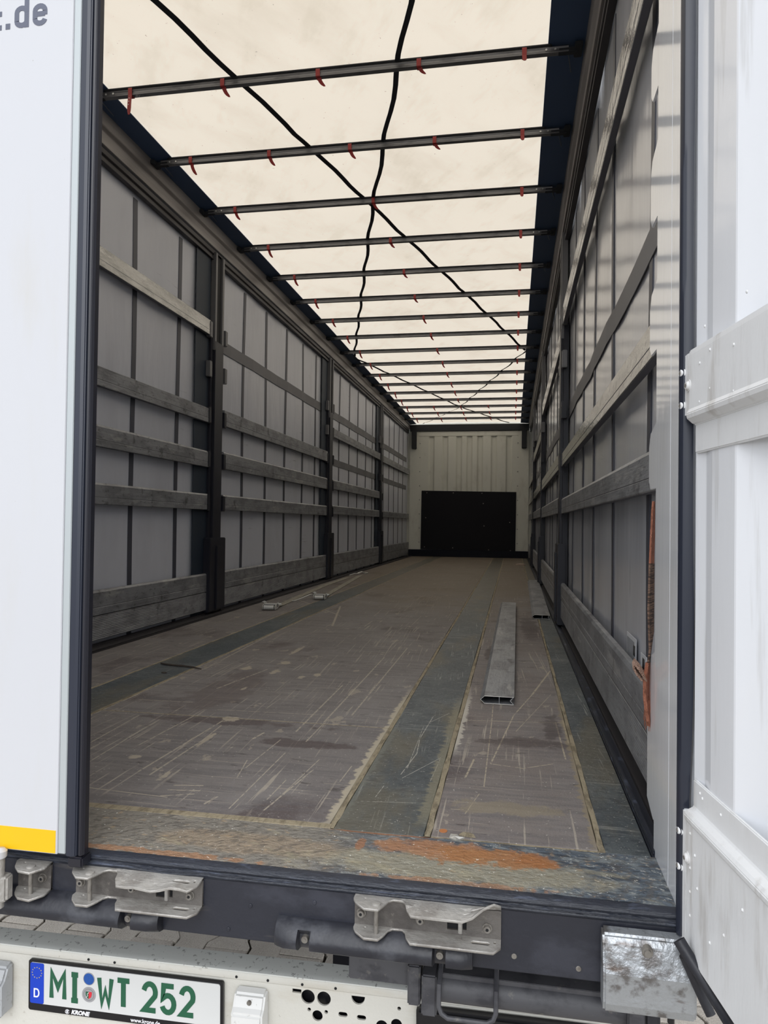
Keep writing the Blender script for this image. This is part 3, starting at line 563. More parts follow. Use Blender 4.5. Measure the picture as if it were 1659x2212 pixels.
np_(MB().tube([(-.0905 + .0135 * math.cos(a), -.0086, -.036 + .0135 * math.sin(a)) for a in [math.radians(15 * k) for k in range(25)]], .0004, 5), 'seal_ring', M['grey_metal'])
g = MB().ext([(-.0985, -.029), (-.0905, -.029), (-.0905, -.046), (-.0965, -.042), (-.0985, -.036)], 'y', -.0086, -.0094); np_(g, 'crest', M['plate_green'])
g = MB().ext([(-.0905, -.029), (-.0825, -.029), (-.0825, -.036), (-.0845, -.042), (-.0905, -.046)], 'y', -.0086, -.0094); np_(g, 'crest', M['crest_red'])
np_(MB().tube([(-.0965, -.0096, -.043), (-.093, -.0096, -.038), (-.094, -.0096, -.034), (-.0895, -.0096, -.030)], .0007, 5), 'crest', M['print_white'])
me = text_mesh('KRONE', .0135, .25, .0007, .0003, 1.05); me.transform(Matrix.Translation((-.139, -.0062, -.0895)) @ XZ); link('lettering', me, M['print_white'], npl)
g = MB(); cxk, czk = -.150, -.0855
g.tube([(cxk + .0052 * math.cos(a), -.0062, czk + .0048 * math.sin(a)) for a in [math.radians(20 + 14 * k) for k in range(24)] if not (80 < (20 + 14 * 0) < 0)][:24], .0007, 5)
for dx in (-.0022, 0, .0022): g.tube([(cxk + dx * .6, -.0062, czk - .003), (cxk + dx, -.0062, czk + .0045)], .0007, 5)
np_(g, 'crown_emblem', M['print_white'])
me = text_mesh('www.krone.de', .0135, 0, .0003, .0003, .95); me.transform(Matrix.Translation((.020, -.0062, -.0895)) @ XZ); link('lettering', me, M['print_white'], npl)

for xq in (-.655, .655): lc(MB().box(xq - .02, xq + .02, .345, .47, -.60, -.44), 'support_arm', M['black_plastic'], bp, bev=.003)
bp.rotation_euler = (0, -.012, 0)
# ---------------------------------------------------------------- corner posts and roof header
def corner_post(name, sg):
    x0 = 1.240
    e = MB().box(min(sg * x0, sg * 1.275), max(sg * x0, sg * 1.275), .0, .228, -.02, 2.86).build(name, M['jamb'], kind='structure', bev=.0015)
    for y in (.085,):
        MB().box(min(sg * (x0 - .0004), sg * x0), max(sg * (x0 - .0004), sg * x0), y, y + .012, .0, 2.84).build('ridge', M['jamb'], e)
    MB().box(min(sg * (x0 - .004), sg * (x0 + .002)), max(sg * (x0 - .004), sg * (x0 + .002)), .0, .006, .02, 2.84).build('lip', M['jamb'], e, bev=.001)
    for z0, z1 in ((.76, .885), (1.055, 1.19), (1.34, 1.49), (1.62, 1.74), (2.0, 2.16)):
        b = MB().ext([(.228, z0), (.300, z0), (.318, z0 + .02), (.318, z1 - .03), (.300, z1), (.228, z1 + .02)], 'x', sg * (x0 + .002), sg * (x0 + .007)).build('slat_bracket', M['jamb'], e, bev=.0015)
        MB().box(min(sg * (x0 + .004), sg * (x0 + .02)), max(sg * (x0 + .004), sg * (x0 + .02)), .232, .25, z0 - .012, z0 + .012).build('bracket_slot', M['dark_void'], b)
    MB().ext([(.228, .07), (.245, .06), (.318, .085), (.318, .28), (.29, .40), (.228, .42)], 'x', sg * (x0 + .002), sg * (x0 + .007)).build('slat_bracket', M['jamb'], e, bev=.0015)
    return e
tp = corner_post('trim_1', 1); corner_post('trim_2', -1)
MB().box(-1.275, 1.275, .0, .16, 2.70, 2.93).build('trim_3', M['white_paint'], kind='structure', bev=.004)

# ---------------------------------------------------------------- left door (closed)
d1 = MB().box(-1.29, .052, -.042, -.002, .0075, 2.86).build('door_1', M['white_paint'], kind='structure', bev=.0012)
MB().box(.0521, .068, -.040, -.004, .0085, 2.86).build('edge_profile', mat('door_edge_aluminium', (176, 182, 184), .35, .2), d1, bev=.0012)
g = MB().ext([(.0685, -.040), (.082, -.041), (.090, -.038), (.092, -.030), (.092, -.006), (.0685, -.004)], 'z', .004, 2.86); g.build('door_seal', M['seal'], d1, bev=.002)
g = MB().ext([(.0925, -.034), (.096, -.038), (.101, -.037), (.1045, -.030), (.1045, -.016), (.0925, -.010)], 'z', .006, 2.86); g.build('door_seal', M['seal_dark'], d1, bev=.001)
MB().box(.072, .104, -.038, -.004, -.018, .003).build('seal_foot', M['seal_dark'], d1, bev=.003)
for k in range(9):
    x1 = .048 - k * .149
    if x1 - .147 < -1.28: break
    MB().box(x1 - .1485, x1, -.0428, -.042, .0095, .0545).build('reflective_tape', M['yellow'], d1)
# lettering t.de
HX = .0465
def glyph(paths, x, wd):
    g = MB(); strokes(g, paths, .0105, x, 1.7023, wd, HX - .0105, -.0421, .0005); g.build('letter', M['lettergrey'], d1)
glyph([[(.12, .54), (1, .54)], [(1, .47), (1, .72)] + arc(.5, .72, .5, .28, 0, 180, 8) + [(0, .26)] + arc(.5, .26, .5, .26, 180, 352, 8)], -.0360, .0228)
glyph([[(1, -.14), (1, 1.75)], [(1, .74)] + arc(.5, .74, .5, .26, 0, 180, 8) + [(0, .24)] + arc(.5, .24, .5, .24, 180, 360, 8)], -.0780, .0228)
glyph([[(.5, -.14), (.5, .19)]], -.1085, .02)
glyph([[(.5, 1.5), (.5, .10), (.62, .0), (1.0, -.0)], [(.0, .80), (1.0, .80)]], -.136, .023)
# locking bar foot in its keeper
g = MB().cyl((-.066, -.060, -.10), 'z', .0125, .115, 18); g.build('locking_bar', M['galv'], d1, smooth=True)
MB().tube([(-.066, -.060, .0), (-.066, -.060, .012), (-.066, -.058, .018)], [.016, .0165, .010], 16).build('bar_guide', M['white_paint'], d1, smooth=True)
MB().ext([(-.105, -.035), (-.095, -.065), (-.062, -.078), (-.045, -.062), (-.045, -.04)], 'z', -.088, -.038).build('cam_block', M['galv'], d1, bev=.004)

# ---------------------------------------------------------------- right door (open)
d2 = empty('door_2', (1.259, -.02, 0), math.atan2(-0.98908, 0.14737), kind='structure')   # local x away from the hinge, local y outwards
def dd(mb, name, m, par=None, **k): return mb.build(name, m, par or d2, **k)
ZB, ZT = -.055, 2.86
rib = [(.006, 0.0), (.038, .004), (.042, .004), (.072, .0), (.154, .0), (.158, .001), (.226, .034), (.230, .035), (.330, .035), (.334, .034), (.402, .001), (.406, 0)]
L = rib[:]
x = .406
while x < 1.0:
    L += [(x + .10, 0), (x + .104, .001), (x + .172, .034), (x + .176, .035), (x + .276, .035), (x + .280, .034), (x + .348, .001), (x + .352, 0)]; x += .352
L += [(1.22, 0)]
g = MB().ext(L + [(1.22, .06), (.006, .06)], 'z', ZB, ZT); dd(g, 'door_skin', M['white_rib'], smooth=False)
dd(MB().box(-.006, .0055, .006, .040, ZB, ZT), 'edge_profile', M['white_paint'], bev=.002)
def strap_(z0, z1, roll_top):
    h = z1 - z0
    # pressed hinge plate with rolled edge
    if not roll_top: pf = [(.001, z0 - .055), (-.004, z0 - .053), (-.004, z0 - .004), (-.010, z0 - .002), (-.019, z0 + .006), (-.021, z0 + .014), (-.017, z0 + .022), (-.016, z1 - .012), (-.015, z1 - .003), (-.010, z1), (-.003, z1 + .004), (.001, z1 + .004)]
    else: pf = [(.001, z0), (-.012, z0), (-.016, z0 + .004), (-.016, z1 - .02), (-.020, z1 - .014), (-.021, z1 - .006), (-.016, z1), (-.006, z1 + .005), (-.004, z1 + .008), (-.004, z1 + .052), (.001, z1 + .054)]
    g = MB().ext(pf, 'x', .012, 1.215); a = dd(g, 'hinge_plate', M['strap_plate'], bev=.0015)
    zz0, zz1 = (z0 + .012, z1 - .006) if not roll_top else (z0, z1 - .004)
    g = MB().ext([(zz[0], zz[1]) for zz in ((-.024, zz0 + .018), (-.018, zz0 + .004), (-.006, zz0), (.013, zz0), (.013, zz1), (-.012, zz1), (-.024, zz1 - .012))], 'y', -.016, -.006)
    g.build('hinge_tongue', M['strap_plate'], d2, bev=.002)
    return a
a1 = strap_(.862, .990, False); a2 = strap_(ZB + .002, .192, True)
def hbolt(par, s, z):
    t = MB().cyl((s, -.0155, z), 'y', .0105, -.0022, 22); t.cyl((s, -.0177, z), 'y', .0085, -.004, 16, .006); t.build('bolt', M['strap_plate'], d2, smooth=True)
    MB().cyl((s, -.0215, z), 'y', .0035, -.001, 6).build('bolt_head', M['bolt'], d2)
for s_, z in ((-.013, .953), (.013, .926), (-.013, .895)): hbolt(a1, s_, z)
for s_, z in ((-.013, .146), (.018, .112), (-.013, .084)): hbolt(a2, s_, z)
for s_, z in ((.10, .968), (.10, .905), (.185, .955), (.185, .885), (.06, .955), (.06, .89), (.03, .158), (.03, .06), (.03, .02), (.06, .08), (.11, .02), (.16, .06), (.05, .13), (.03, .10), (.22, .13)):
    MB().tube([(s_, -.0158, z), (s_, -.0178, z)], [.0032, .0016], 8).build('rivet', M['strap_plate'], d2, smooth=True)
for s_, z in ((.05, .225), (.04, .23), (.12, .226), (.20, 1.03), (.05, 1.02)): MB().tube([(s_, -.0038, z), (s_, -.0056, z)], [.003, .0016], 8).build('rivet', M['strap_plate'], d2, smooth=True)
# rubber seal between post and door: a soft tube that bulges at the bottom
g = MB(); N_ = 60
zs = [-.035 + (2.86 + .035) * k / N_ for k in range(N_ + 1)]
zs = sorted(zs + [.15, .17, .19, .21])
for part, (xa, xb, y_, mm) in enumerate(((1.236, 1.2605, -.012, 'seal'),)):
    prev = None
    for z in zs:
        bul = .004 * math.exp(-((z - .48) / .16) ** 2) - .004 * math.exp(-((z - .18) / .10) ** 2) + .0007 * math.sin(z * 9)
        P = [(xa, .0), (xa - .001 + bul * .0, -.010), (xa + .004, -.018), (xa + .010 + bul, -.020), (xb - .004 + bul, -.019), (xb + bul, -.012), (xb + bul, .0)]
        g.v += [(p[0], p[1], z) for p in P]
    n = 7
    for k in range(len(zs) - 1): g.f += [(k * n + i, k * n + i + 1, (k + 1) * n + i + 1, (k + 1) * n + i) for i in range(n - 1)]
    g.f += [tuple(range(n)), tuple(range((len(zs) - 1) * n, len(zs) * n))]
g.build('door_seal', M['seal'], tp, smooth=True, label='black rubber door seal')
# hose pair along the door's lower edge
e = empty('rubber_hose', (1.26, -.06, -.05), label='pair of black rubber hoses hanging below the open door at the right corner', cat='hose')
lc(MB().tube([(1.228, -.062, -.018), (1.244, -.074, -.042), (1.264, -.092, -.068), (1.278, -.12, -.085), (1.296, -.20, -.098), (1.31, -.30, -.11), (1.33, -.42, -.12)], .0105, 10), 'hose', M['rubber'], e, smooth=True)
lc(MB().tube([(1.236, -.064, -.042), (1.252, -.064, -.078), (1.266, -.068, -.108), (1.276, -.076, -.128)], .0085, 10), 'hose', M['rubber'], e, smooth=True)

# ---------------------------------------------------------------- side walls
def curtain(name, x, sg, m):
    g = MB(); ny, nz = 160, 14
    for j in range(nz + 1):
        for i in range(ny + 1):
            y = .2 + (YF - .13) * (i / ny); z = -.10 + 2.78 * j / nz
            g.v.append((x + .003 * math.sin(y * 5.3 + j * .25) + .002 * math.sin(y * 13 + j * .5), y, z))
    g.f = [(j * (ny + 1) + i, j * (ny + 1) + i + 1, (j + 1) * (ny + 1) + i + 1, (j + 1) * (ny + 1) + i) for j in range(nz) for i in range(ny)]
    n0 = len(g.v); g.v += [(v[0] + sg * .004, v[1], v[2]) for v in g.v]; g.f += [tuple(reversed([q + n0 for q in f])) for f in g.f]
    return g.build(name, m, kind='structure', smooth=True)
POSTS = (3.72, 7.12, 10.55)
def cx(x, y, z):  # curtain surface
    j = (z + .10) / 2.78 * 14; return x + .003 * math.sin(y * 5.3 + j * .25) + .002 * math.sin(y * 13 + j * .5)
def build_side(sg):
    left = sg < 0
    xc = -1.292 if left else 1.312; xs = XL if left else XR
    w = curtain('wall_left' if left else 'wall_right', xc, sg, M['curtain' if left else 'curtain_r'])
    def bx(name, m, a, b, y0, y1, z0, z1, par=None, bev=.0, **k):
        x0, x1 = sorted((xs + sg * a, xs + sg * b)); return MB().box(x0, x1, y0, y1, z0, z1).build(name, m, par or w, bev=bev, **k)
    # vertical straps
    if left: ys = [2.58 - .575 * k for k in range(4, -1, -1)] + [3.16, 4.35, 4.91, 5.49, 6.08, 6.59] + [7.75 + .56 * k for k in range(5)] + [11.0 + .56 * k for k in range(5)]
    else: ys = [.10, .67, 1.44, 2.06, 2.60, 3.18] + [4.35 + .56 * k for k in range(5)] + [7.75 + .56 * k for k in range(5)] + [11.0 + .56 * k for k in range(5)]
    for y in ys:
        if y < .3 and left: continue
        hw_ = .024; ph = random.uniform(0, 6); pts = []
        for k in range(13):
            z = -.06 + 2.66 * k / 12; pts.append((cx(xc, y, z) - sg * .0025, y + .006 * math.sin(z * 2.6 + ph), z))
        MB().ribbon(pts, (0, 2 * hw_, 0), .003).build('curtain_strap', M['strap'], w)
    # horizontal reinforcing bands
    for z0, z1, ya, yb in (((1.40, 1.485, .24, 13.7), (1.98, 2.07, 7.2, 13.7)) if not left else ((1.405, 1.49, 7.3, 13.7), (1.99, 2.085, 3.9, 13.7))):
        pts = [(cx(xc, ya + (yb - ya) * k / 60, z0) - sg * .006, ya + (yb - ya) * k / 60, (z0 + z1) / 2) for k in range(61)]
        MB().ribbon(pts, (0, 0, z1 - z0), .002).build('curtain_band', M['band'], w)
    # dark strips beside the posts
    for yp in POSTS:
        if left: bx('curtain_strip', M['navy'], .030, .034, yp - .34, yp - .10, -.02, 2.64)
        else: bx('curtain_strip', M['navy'], .030, .034, yp + .10, yp + .26, -.02, 2.64)
    # posts
    for yp in POSTS:
        e = bpy.data.objects.new('stake_post', None); COL.objects.link(e); e.parent = w; e.empty_display_size = .1
        bx('post_channel', M['post'], .012, .045, yp - .115, yp + .115, -.05, 2.05, e, .003)
        bx('post_face', M['post'], -.006, .012, yp - .075, yp + .075, .52, 2.02, e, .003)
        bx('post_foot', M['post'], -.022, .030, yp - .155, yp + .135, .02, .56, e, .005)
        bx('post_foot_web', M['post'], -.034, -.022, yp - .05, yp + .05, .03, .50, e, .004)
        for o_ in (-.085, .045):
            bx('top_rail', M['grey_metal'], -.004, .035, yp + o_, yp + o_ + .035, 1.95, 2.68, e, .003)
        bx('top_core', M['dark_void'], .010, .035, yp - .05, yp + .045, 1.95, 2.68, e)
        for z in (.82, 1.14, 1.46, 1.80, 2.09):
            for o_ in (-.165, .115):
                bx('slat_pocket', M['post'] if z < 1.7 else M['grey_metal'], -.004, .03, yp + o_, yp + o_ + .045, z - .062, z + .055, e, .004)
    # slats
    bays = [(.30 if not left else .24, POSTS[0] - .15), (POSTS[0] + .13, POSTS[1] - .15), (POSTS[1] + .13, POSTS[2] - .15), (POSTS[2] + .13, YF - .05)]
    if left: SL = [[(.765, .880), (1.075, 1.192), (1.40, 1.505), (2.04, 2.15)], [(.77, .885), (1.085, 1.215), (1.415, 1.535)], [(.790, .900), (1.10, 1.215), (1.745, 1.85)], [(.795, .900), (1.73, 1.845)]]
    else: SL = [[(.762, .862), (1.075, 1.170), (2.03, 2.155)], [(.77, .885), (1.08, 1.20), (1.93, 2.05)], [(.785, .895), (1.10, 1.21), (1.70, 1.81)], [(.79, .90), (1.10, 1.21), (1.45, 1.55)]]
    def slat(y0, y1, z0, z1, m=None, lab=None):
        h = z1 - z0; x0 = xs; x1 = xs + sg * .026
        pf = [(x0 + sg * .002, z0), (x0, z0 + .003), (x0, z0 + h * .30), (x0 + sg * .0012, z0 + h * .31), (x0 + sg * .0012, z0 + h * .33), (x0, z0 + h * .34), (x0, z1 - (.011 if z1 < 1.3 else .003)), (x0 + sg * (.007 if z1 < 1.3 else .003), z1), (x1 - sg * .003, z1), (x1, z1 - .003), (x1, z0 + .003), (x1 - sg * .002, z0)]
        o_ = MB().ext(pf, 'y', y0, y1).build('slat', m or M['slat'], w, label=lab)
        o_.data.materials.append(M['slat_shade'])
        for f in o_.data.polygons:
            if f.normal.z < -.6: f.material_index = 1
    for bi, ((y0, y1), ss) in enumerate(zip(bays, SL)):
        for (z0, z1) in ss:
            sh = (not left and z0 > 1.0) or (left and bi == 0 and z0 > 2)
            slat(y0 + (.02 if bi == 0 and not left else 0), y1, z0, z1, M['slat_shiny'] if sh else None, 'shiny aluminium slat' if sh else None)
        slat(y0, y1, .168 if left else .19, .302 if left else .300); 
        # lower ribbed plank
        zz = .035 if left else .07; zt = .164 if left else .186; nr = 14
        pf = [(xs + sg * .003, zz)]
        for k in range(nr):
            za = zz + (zt - zz) * k / nr; zb2 = zz + (zt - zz) * (k + 1) / nr
            pf += [(xs + sg * .0025, za + .0008), (xs + sg * .001, za + .003), (xs + sg * .001, zb2 - .0015)]
        pf += [(xs + sg * .003, zt), (xs + sg * .027, zt), (xs + sg * .027, zz)]
        MB().ext(pf, 'y', y0, y1).build('ribbed_plank', M['slat'], w)
        # rail under the planks
        bx('lower_rail', M['rail_dark'], .006, .034, y0, y1, -.03, .012)
    # roof rail
    xa, xb = xs, xs + sg * .05
    pf = [(xs + sg * .0, 2.70), (xs + sg * .004, 2.775), (xs - sg * .012, 2.79), (xs - sg * .016, 2.865), (xs + sg * .045, 2.865), (xs + sg * .045, 2.70)]
    MB().ext(pf, 'y', .16, YF).build('roof_rail', M['rail'], w, bev=.002)
    pf = [(xs + sg * .018, 2.695), (xs + sg * .010, 2.690), (xs + sg * .010, 2.662), (xs + sg * .022, 2.655), (xs + sg * .022, 2.645), (xs + sg * .014, 2.640), (xs + sg * .014, 2.622), (xs + sg * .045, 2.620), (xs + sg * .045, 2.695)]
    MB().ext(pf, 'y', .16, YF).build('track_profile', M['rail_dark'], w, bev=.001)
    return w
wl = build_side(-1); wr = build_side(1)
# sticker on the right curtain
lb = MB().box(1.300, 1.3015, .83, 1.0, .20, .352).build('sticker', mat('pale_sticker', (196, 198, 202), .5), wr, label='pale printed sticker')
for k in range(11): MB().box(1.2990, 1.2999, .9865 - .0125 * k, .989 - .0125 * k, .335 - .08 - .014 * (k % 3), .340).build('print_line', M['grey_metal'], lb)
MB().box(1.2990, 1.2999, .845, .875, .30, .33).build('print_line', M['black_plastic'], lb)
lb = MB().box(1.300, 1.3015, .66, .75, .20, .33).build('sticker', bpy.data.materials['pale_sticker'], wr, label='pale printed sticker')
MB().box(1.2990, 1.2999, .69, .72, .29, .32).build('print_line', M['black_plastic'], lb)

# ---------------------------------------------------------------- front wall
def zlow(y): return -.055 * max(0, (y - 6.5) / 7.2)
wf = MB().box(-1.36, 1.36, YF + .05, YF + .10, -.2, 2.92).build('wall_front', M['front'], kind='structure')
for a, b in ((-1.24, -1.035), (1.055, 1.262)): MB().box(a, b, YF, YF + .05, .14, 2.66).build('corner_pillar', M['front'], wf, bev=.006)
L = [(-1.035, YF + .006)]
for xg in (-.775, -.48, -.19, .03, .25, .54, .85): L += [(xg - .066, YF + .006), (xg - .034, YF + .045), (xg + .034, YF + .045), (xg + .066, YF + .006)]
L += [(1.055, YF + .006), (1.055, YF + .049), (-1.035, YF + .049)]
MB().ext(L, 'z', .14, 2.56).build('corrugated_panel', M['front'], wf)
MB().box(-1.035, 1.055, YF, YF + .05, 2.55, 2.66).build('head_rail', M['front'], wf, bev=.01)
MB().box(-1.24, 1.262, YF - .03, YF + .06, 2.66, 2.80).build('header_beam', M['pocket'], wf, bev=.005)
MB().box(-1.24, 1.262, YF - .06, YF + .0, -.0, .145).build('kick_rail', mat('navy_kick_rail', (12, 15, 28), .5, spec=.2), wf, bev=.006)
bpn = MB().ext([(-.985, .152), (1.0, .124), (1.008, 1.374), (-.973, 1.396)], 'y', YF - .012, YF + .010).build('plywood_board', M['ply_black'], wf, label='black plywood board screwed on the front wall')
for x, z in ((-.86, 1.35), (-.30, 1.35), (.30, 1.345), (.35, .66), (.88, .74), (-.88, .82), (.33, 1.13), (-.9, .2), (-.3, .19), (.45, .16), (.9, .15)):
    MB().cyl((x, YF - .0135, z), 'y', .010, .003, 10).build('screw', M['bolt'], bpn)
for sx in (-1.02, 1.035):
    for k in range(8): MB().cyl((sx, YF - .004, .3 + .3 * k), 'y', .010, .006, 10).build('rivet', M['grey_metal'], wf)
for sg in (-1, 1):
    x0, x1 = sorted((sg * 1.10, sg * 1.20)); MB().box(x0 + .01, x1 + .01, YF - .10, YF - .002, 2.28, 2.66).build('corner_stop', M['pocket'], wf, bev=.01, label='dark corner stop')

# ---------------------------------------------------------------- ceiling
g = MB(); nx, ny = 20, 140
for j in range(ny + 1):
    y = .12 + (YF - .1) * j / ny
    for i in range(nx + 1):
        x = -1.25 + 2.51 * i / nx
        g.v.append((x, y, 2.888 + zlow(y) + .012 * (1 - (x / 1.25) ** 2) + .003 * math.sin(y * 9.1 + x * 2) + .002 * math.sin(x * 11 + y * 3)))
g.f = [(j * (nx + 1) + i, j * (nx + 1) + i + 1, (j + 1) * (nx + 1) + i + 1, (j + 1) * (nx + 1) + i) for j in range(ny) for i in range(nx)]
cl = g.build('ceiling', M['canvas'], kind='structure', smooth=True)
for sg, xi, xo in ((-1, -1.105, -1.25), (1, 1.083, 1.262)):
    g = MB()
    pts = [(k * (YF - .16) / 30 + .16) for k in range(31)]
    for y in pts: g.v += [(xi + sg * .0, y, 2.874 + zlow(y)), (xo, y, 2.862 + zlow(y)), (xo, y, 2.868 + zlow(y)), (xi, y, 2.878 + zlow(y))]
    for k in range(30): g.f += [(k * 4 + i, k * 4 + (i + 1) % 4, k * 4 + 4 + (i + 1) % 4, k * 4 + 4 + i) for i in range(4)]
    g.build('edge_strip', M['edge'], cl)
# diagonal webbing
def web(P, drop=.0):
    pts = []
    for (a, b) in zip(P[:-1], P[1:]):
        L_ = math.hypot(b[0] - a[0], b[1] - a[1]); n = max(6, int(L_ / .11))
        for k in range(n):
            t = k / n; x = a[0] + (b[0] - a[0]) * t; y = a[1] + (b[1] - a[1]) * t
            ph = ((y - 1.28) / .69) % 1.0
            pts.append((x + .009 * math.sin(y * 9.1), y, 2.872 - .012 * math.sin(ph * math.pi) + zlow(y) + random.uniform(-.002, .002)))
    pts.append((P[-1][0], P[-1][1], 2.87 + zlow(P[-1][1])))
    MB().ribbon(pts, (.026, 0, .006), .003).build('diagonal_webbing', M['webbing_black'], cl)
web([(-.95, .2), (-.557, 1.412), (-.027, 3.471), (1.078, 7.736)]); web([(.86, .2), (.50, 1.582), (-.027, 3.471), (-1.126, 7.83)])
web([(1.078, 7.736), (-.02, 11.744), (-.95, 13.8)]); web([(-1.126, 7.83), (-.02, 11.744), (.85, 13.8)])
# roof bows
def tail(mb, x, y, z, ln, bendx, bendy, hang):
    pts = []; n = 7
    for k in range(n):
        t = k / (n - 1); pts.append((x + bendx * t * t, y - .016 - .004 * t + bendy * t, z - ln * t * hang - .0))
    mb.ribbon(pts, [(.020, 0, 0)] * (n - 2) + [(.018, 0, 0), (.009, 0, 0)], .002)
for k in range(18):
    y = 1.283 + .6905 * k; z0 = 2.832 + zlow(y)
    pf = [(y - .014, z0), (y + .014, z0), (y + .014, z0 + .030), (y - .010, z0 + .030), (y - .014, z0 + .026), (y - .011, z0 + .018), (y - .011, z0 + .010), (y - .014, z0 + .005)]
    b = MB().ext(pf, 'x', -1.175, 1.175).build('roof_bow', M['bow'], cl, bev=.0008, seg=1)
    MB().box(-1.13, 1.10, y - .017, y + .017, z0 + .0305, z0 + .043).build('canvas_pocket', M['pocket'], b, bev=.004)
    for sg in (-1, 1):
        xx = sorted((sg * 1.13, sg * 1.215))
        MB().box(xx[0], xx[1], y - .012, y + .012, z0 - .004, z0 + .020).build('bow_end', M['pocket'], b, bev=.002)
        MB().box(*sorted((sg * 1.20, sg * 1.235)), y - .045, y + .045, z0 + .002, z0 + .024).build('roller_carriage', M['pocket'], b, bev=.003)
        if k < 6: MB().tube([(sg * 1.17, y, z0 + .015), (sg * 1.20, y + .2, z0 + .034)], .0018, 5).build('spring_wire', M['grey_metal'], b)
        if k < 5:
            for dx in (.06, .10): MB().cyl((sg * (1.175 - dx), y - .0135, z0 + .015), 'y', .005, -.002, 8).build('rivet', M['chrome'], b)
    xs_ = [-.98, -.487, .0, .49, .977] if (k in (0, 1, 2) or k >= 15) else [-.975, .003, .982]
    for q, x in enumerate(xs_):
        g = MB(); W = .021
        g.ribbon([(x, y + .016, z0 + .032), (x, y - .0165, z0 + .034), (x, y - .0185, z0 + .030), (x, y - .0165, z0 - .001), (x, y - .012, z0 - .0035), (x, y + .012, z0 - .0035)], (W, 0, 0), .002)
        if k == 1 and q == 0: tail(g, x, y, z0 + .004, .115, .004, -.012, 1.0)
        else:
            ln = {0: .075, 1: .055, 2: .055, 3: .035, 4: .035}.get(q, .04) * random.uniform(.75, 1.15)
            if q and q == len(xs_) - 1: tail(g, x, y, z0 + .002, .032, .002, -.003, 1.0)
            else: tail(g, x + .004, y + .01, z0, ln, .024, .02, .8)
        s_ = g.build('red_strap', M['red'], b)
    if k == 1:
        xq = -.945; pts = [(xq, y - .016, z0 - .002), (xq + .018, y - .016, z0 - .002), (xq + .018, y - .02, z0 - .018), (xq, y - .02, z0 - .018), (xq, y - .016, z0 - .002)]
        t = MB().tube(pts, .0016, 6); t.tube([(xq + .009, y - .016, z0 - .002), (xq + .009, y - .021, z0 - .018)], .0012, 6); t.build('buckle', M['grey_metal'], b)
        g = MB()
        for i_ in range(3): g.cyl((-.978, y - .0285 - .003 * i_, z0 - .025 - .018 * i_), 'y', .0022, -.001, 8)
        g.build('strap_hole', M['print_white'], b)

# ---------------------------------------------------------------- loose things on the floor
def loose_slat(x, y0, y1, tilt, label):
    cxm = x; e = empty('loose_slat', (cxm, (y0 + y1) / 2, 0.0012), tilt, label=label, cat='slat', group=None)
    w2, h = .056, .030; Lh = (y1 - y0) / 2; T = .0022
    outer = [(-w2, 0), (-w2 - .016, h * .5), (-w2, h), (w2, h), (w2 - .013, h * .5), (w2, 0)]
    inner = [(-w2 + .0012, T), (-w2 - .013, h * .5), (-w2 + .0012, h - T), (w2 - .005, h - T), (w2 - .0165, h * .5), (w2 - .005, T)]
    g = MB(); n = 6; g.v = [(p[0], t, p[1]) for t in (-Lh, Lh) for p in outer] + [(p[0], t, p[1]) for t in (-Lh, Lh) for p in inner]
    for i in range(n):
        j = (i + 1) % n
        g.f += [(i, j, n + j, n + i), (2 * n + i, 3 * n + i, 3 * n + j, 2 * n + j), (i, 2 * n + i, 2 * n + j, j), (n + i, n + j, 3 * n + j, 3 * n + i)]
    g.build('profile', M['slat'], e)
    MB().box(-.001, .001, -Lh, Lh, T, h - T).build('inner_web', M['slat'], e)
    for s_ in (-1, 1):
        pts = [(p[0], s_ * (Lh + .0004), p[1]) for p in [((a[0] + b[0]) / 2, (a[1] + b[1]) / 2) for a, b in zip(outer, inner)]]
        MB().tube(pts + [pts[0]], .0011, 4).build('cut_edge', M['chrome'], e)
    return e
loose_slat(.911, 1.41, 4.80, -.006, 'long hollow aluminium slat lying on the brown floor panel, pale near its open end')
loose_slat(1.178, 4.0, 7.4, -.010, 'hollow aluminium slat lying farther back against the right floor edge')
def ratchet(x, y, rz, name_lab, handle=True):
    e = empty('ratchet_strap', (x, y, .001), rz, label=name_lab, cat='ratchet strap')
    MB().tube([(-.038, -.07, .024), (.038, -.07, .024)], .017, 16).build('grip', M['chrome'], e, smooth=True)
    for s_ in (-.048, .048):
        MB().ext([(-.075, .006), (-.085, .026), (-.07, .042), (.0, .05), (.05, .052), (.085, .040), (.08, .016), (.02, .004)], 'x', s_ - .002, s_ + .002).build('side_plate', M['chrome'], e, bev=.001)
    MB().tube([(-.052, .02, .030), (.052, .02, .030)], .014, 12).build('spindle', M['black_plastic'], e, smooth=True)
    MB().tube([(-.065, .07, .034), (.068, .07, .034)], .007, 10).build('cross_bolt', M['chrome'], e, smooth=True)
    MB().box(-.044, .044, -.03, .012, .040, .046).build('pawl', M['chrome'], e, bev=.002)
    MB().ribbon([(-.06, .08, .04), (-.075, .05, .055), (-.062, .02, .060), (-.045, .01, .052)], (.02, 0, .008), .004).build('release_lever', M['chrome'], e)
    return e
r1 = ratchet(-.905, 4.02, .12, 'zinc ratchet buckle with grey webbing, nearest of the lashing gear on the left floor')
def webb(parent, P, wv, name='webbing'):
    g = MB().ribbon(P, wv, .002); 
    inv = (Matrix.Translation(parent.location) @ Matrix.Rotation(parent.rotation_euler.z, 4, 'Z')).inverted()
    g.v = [tuple(inv @ Vector(v)) for v in g.v]; return g.build(name, M['web_grey'], parent)
webb(r1, [(-.91, 4.06, .030), (-.915, 4.16, .010), (-.925, 4.35, .0035), (-1.01, 5.5, .0035), (-1.06, 6.3, .0035), (-1.075, 7.4, .0035)], (.062, .008, 0))
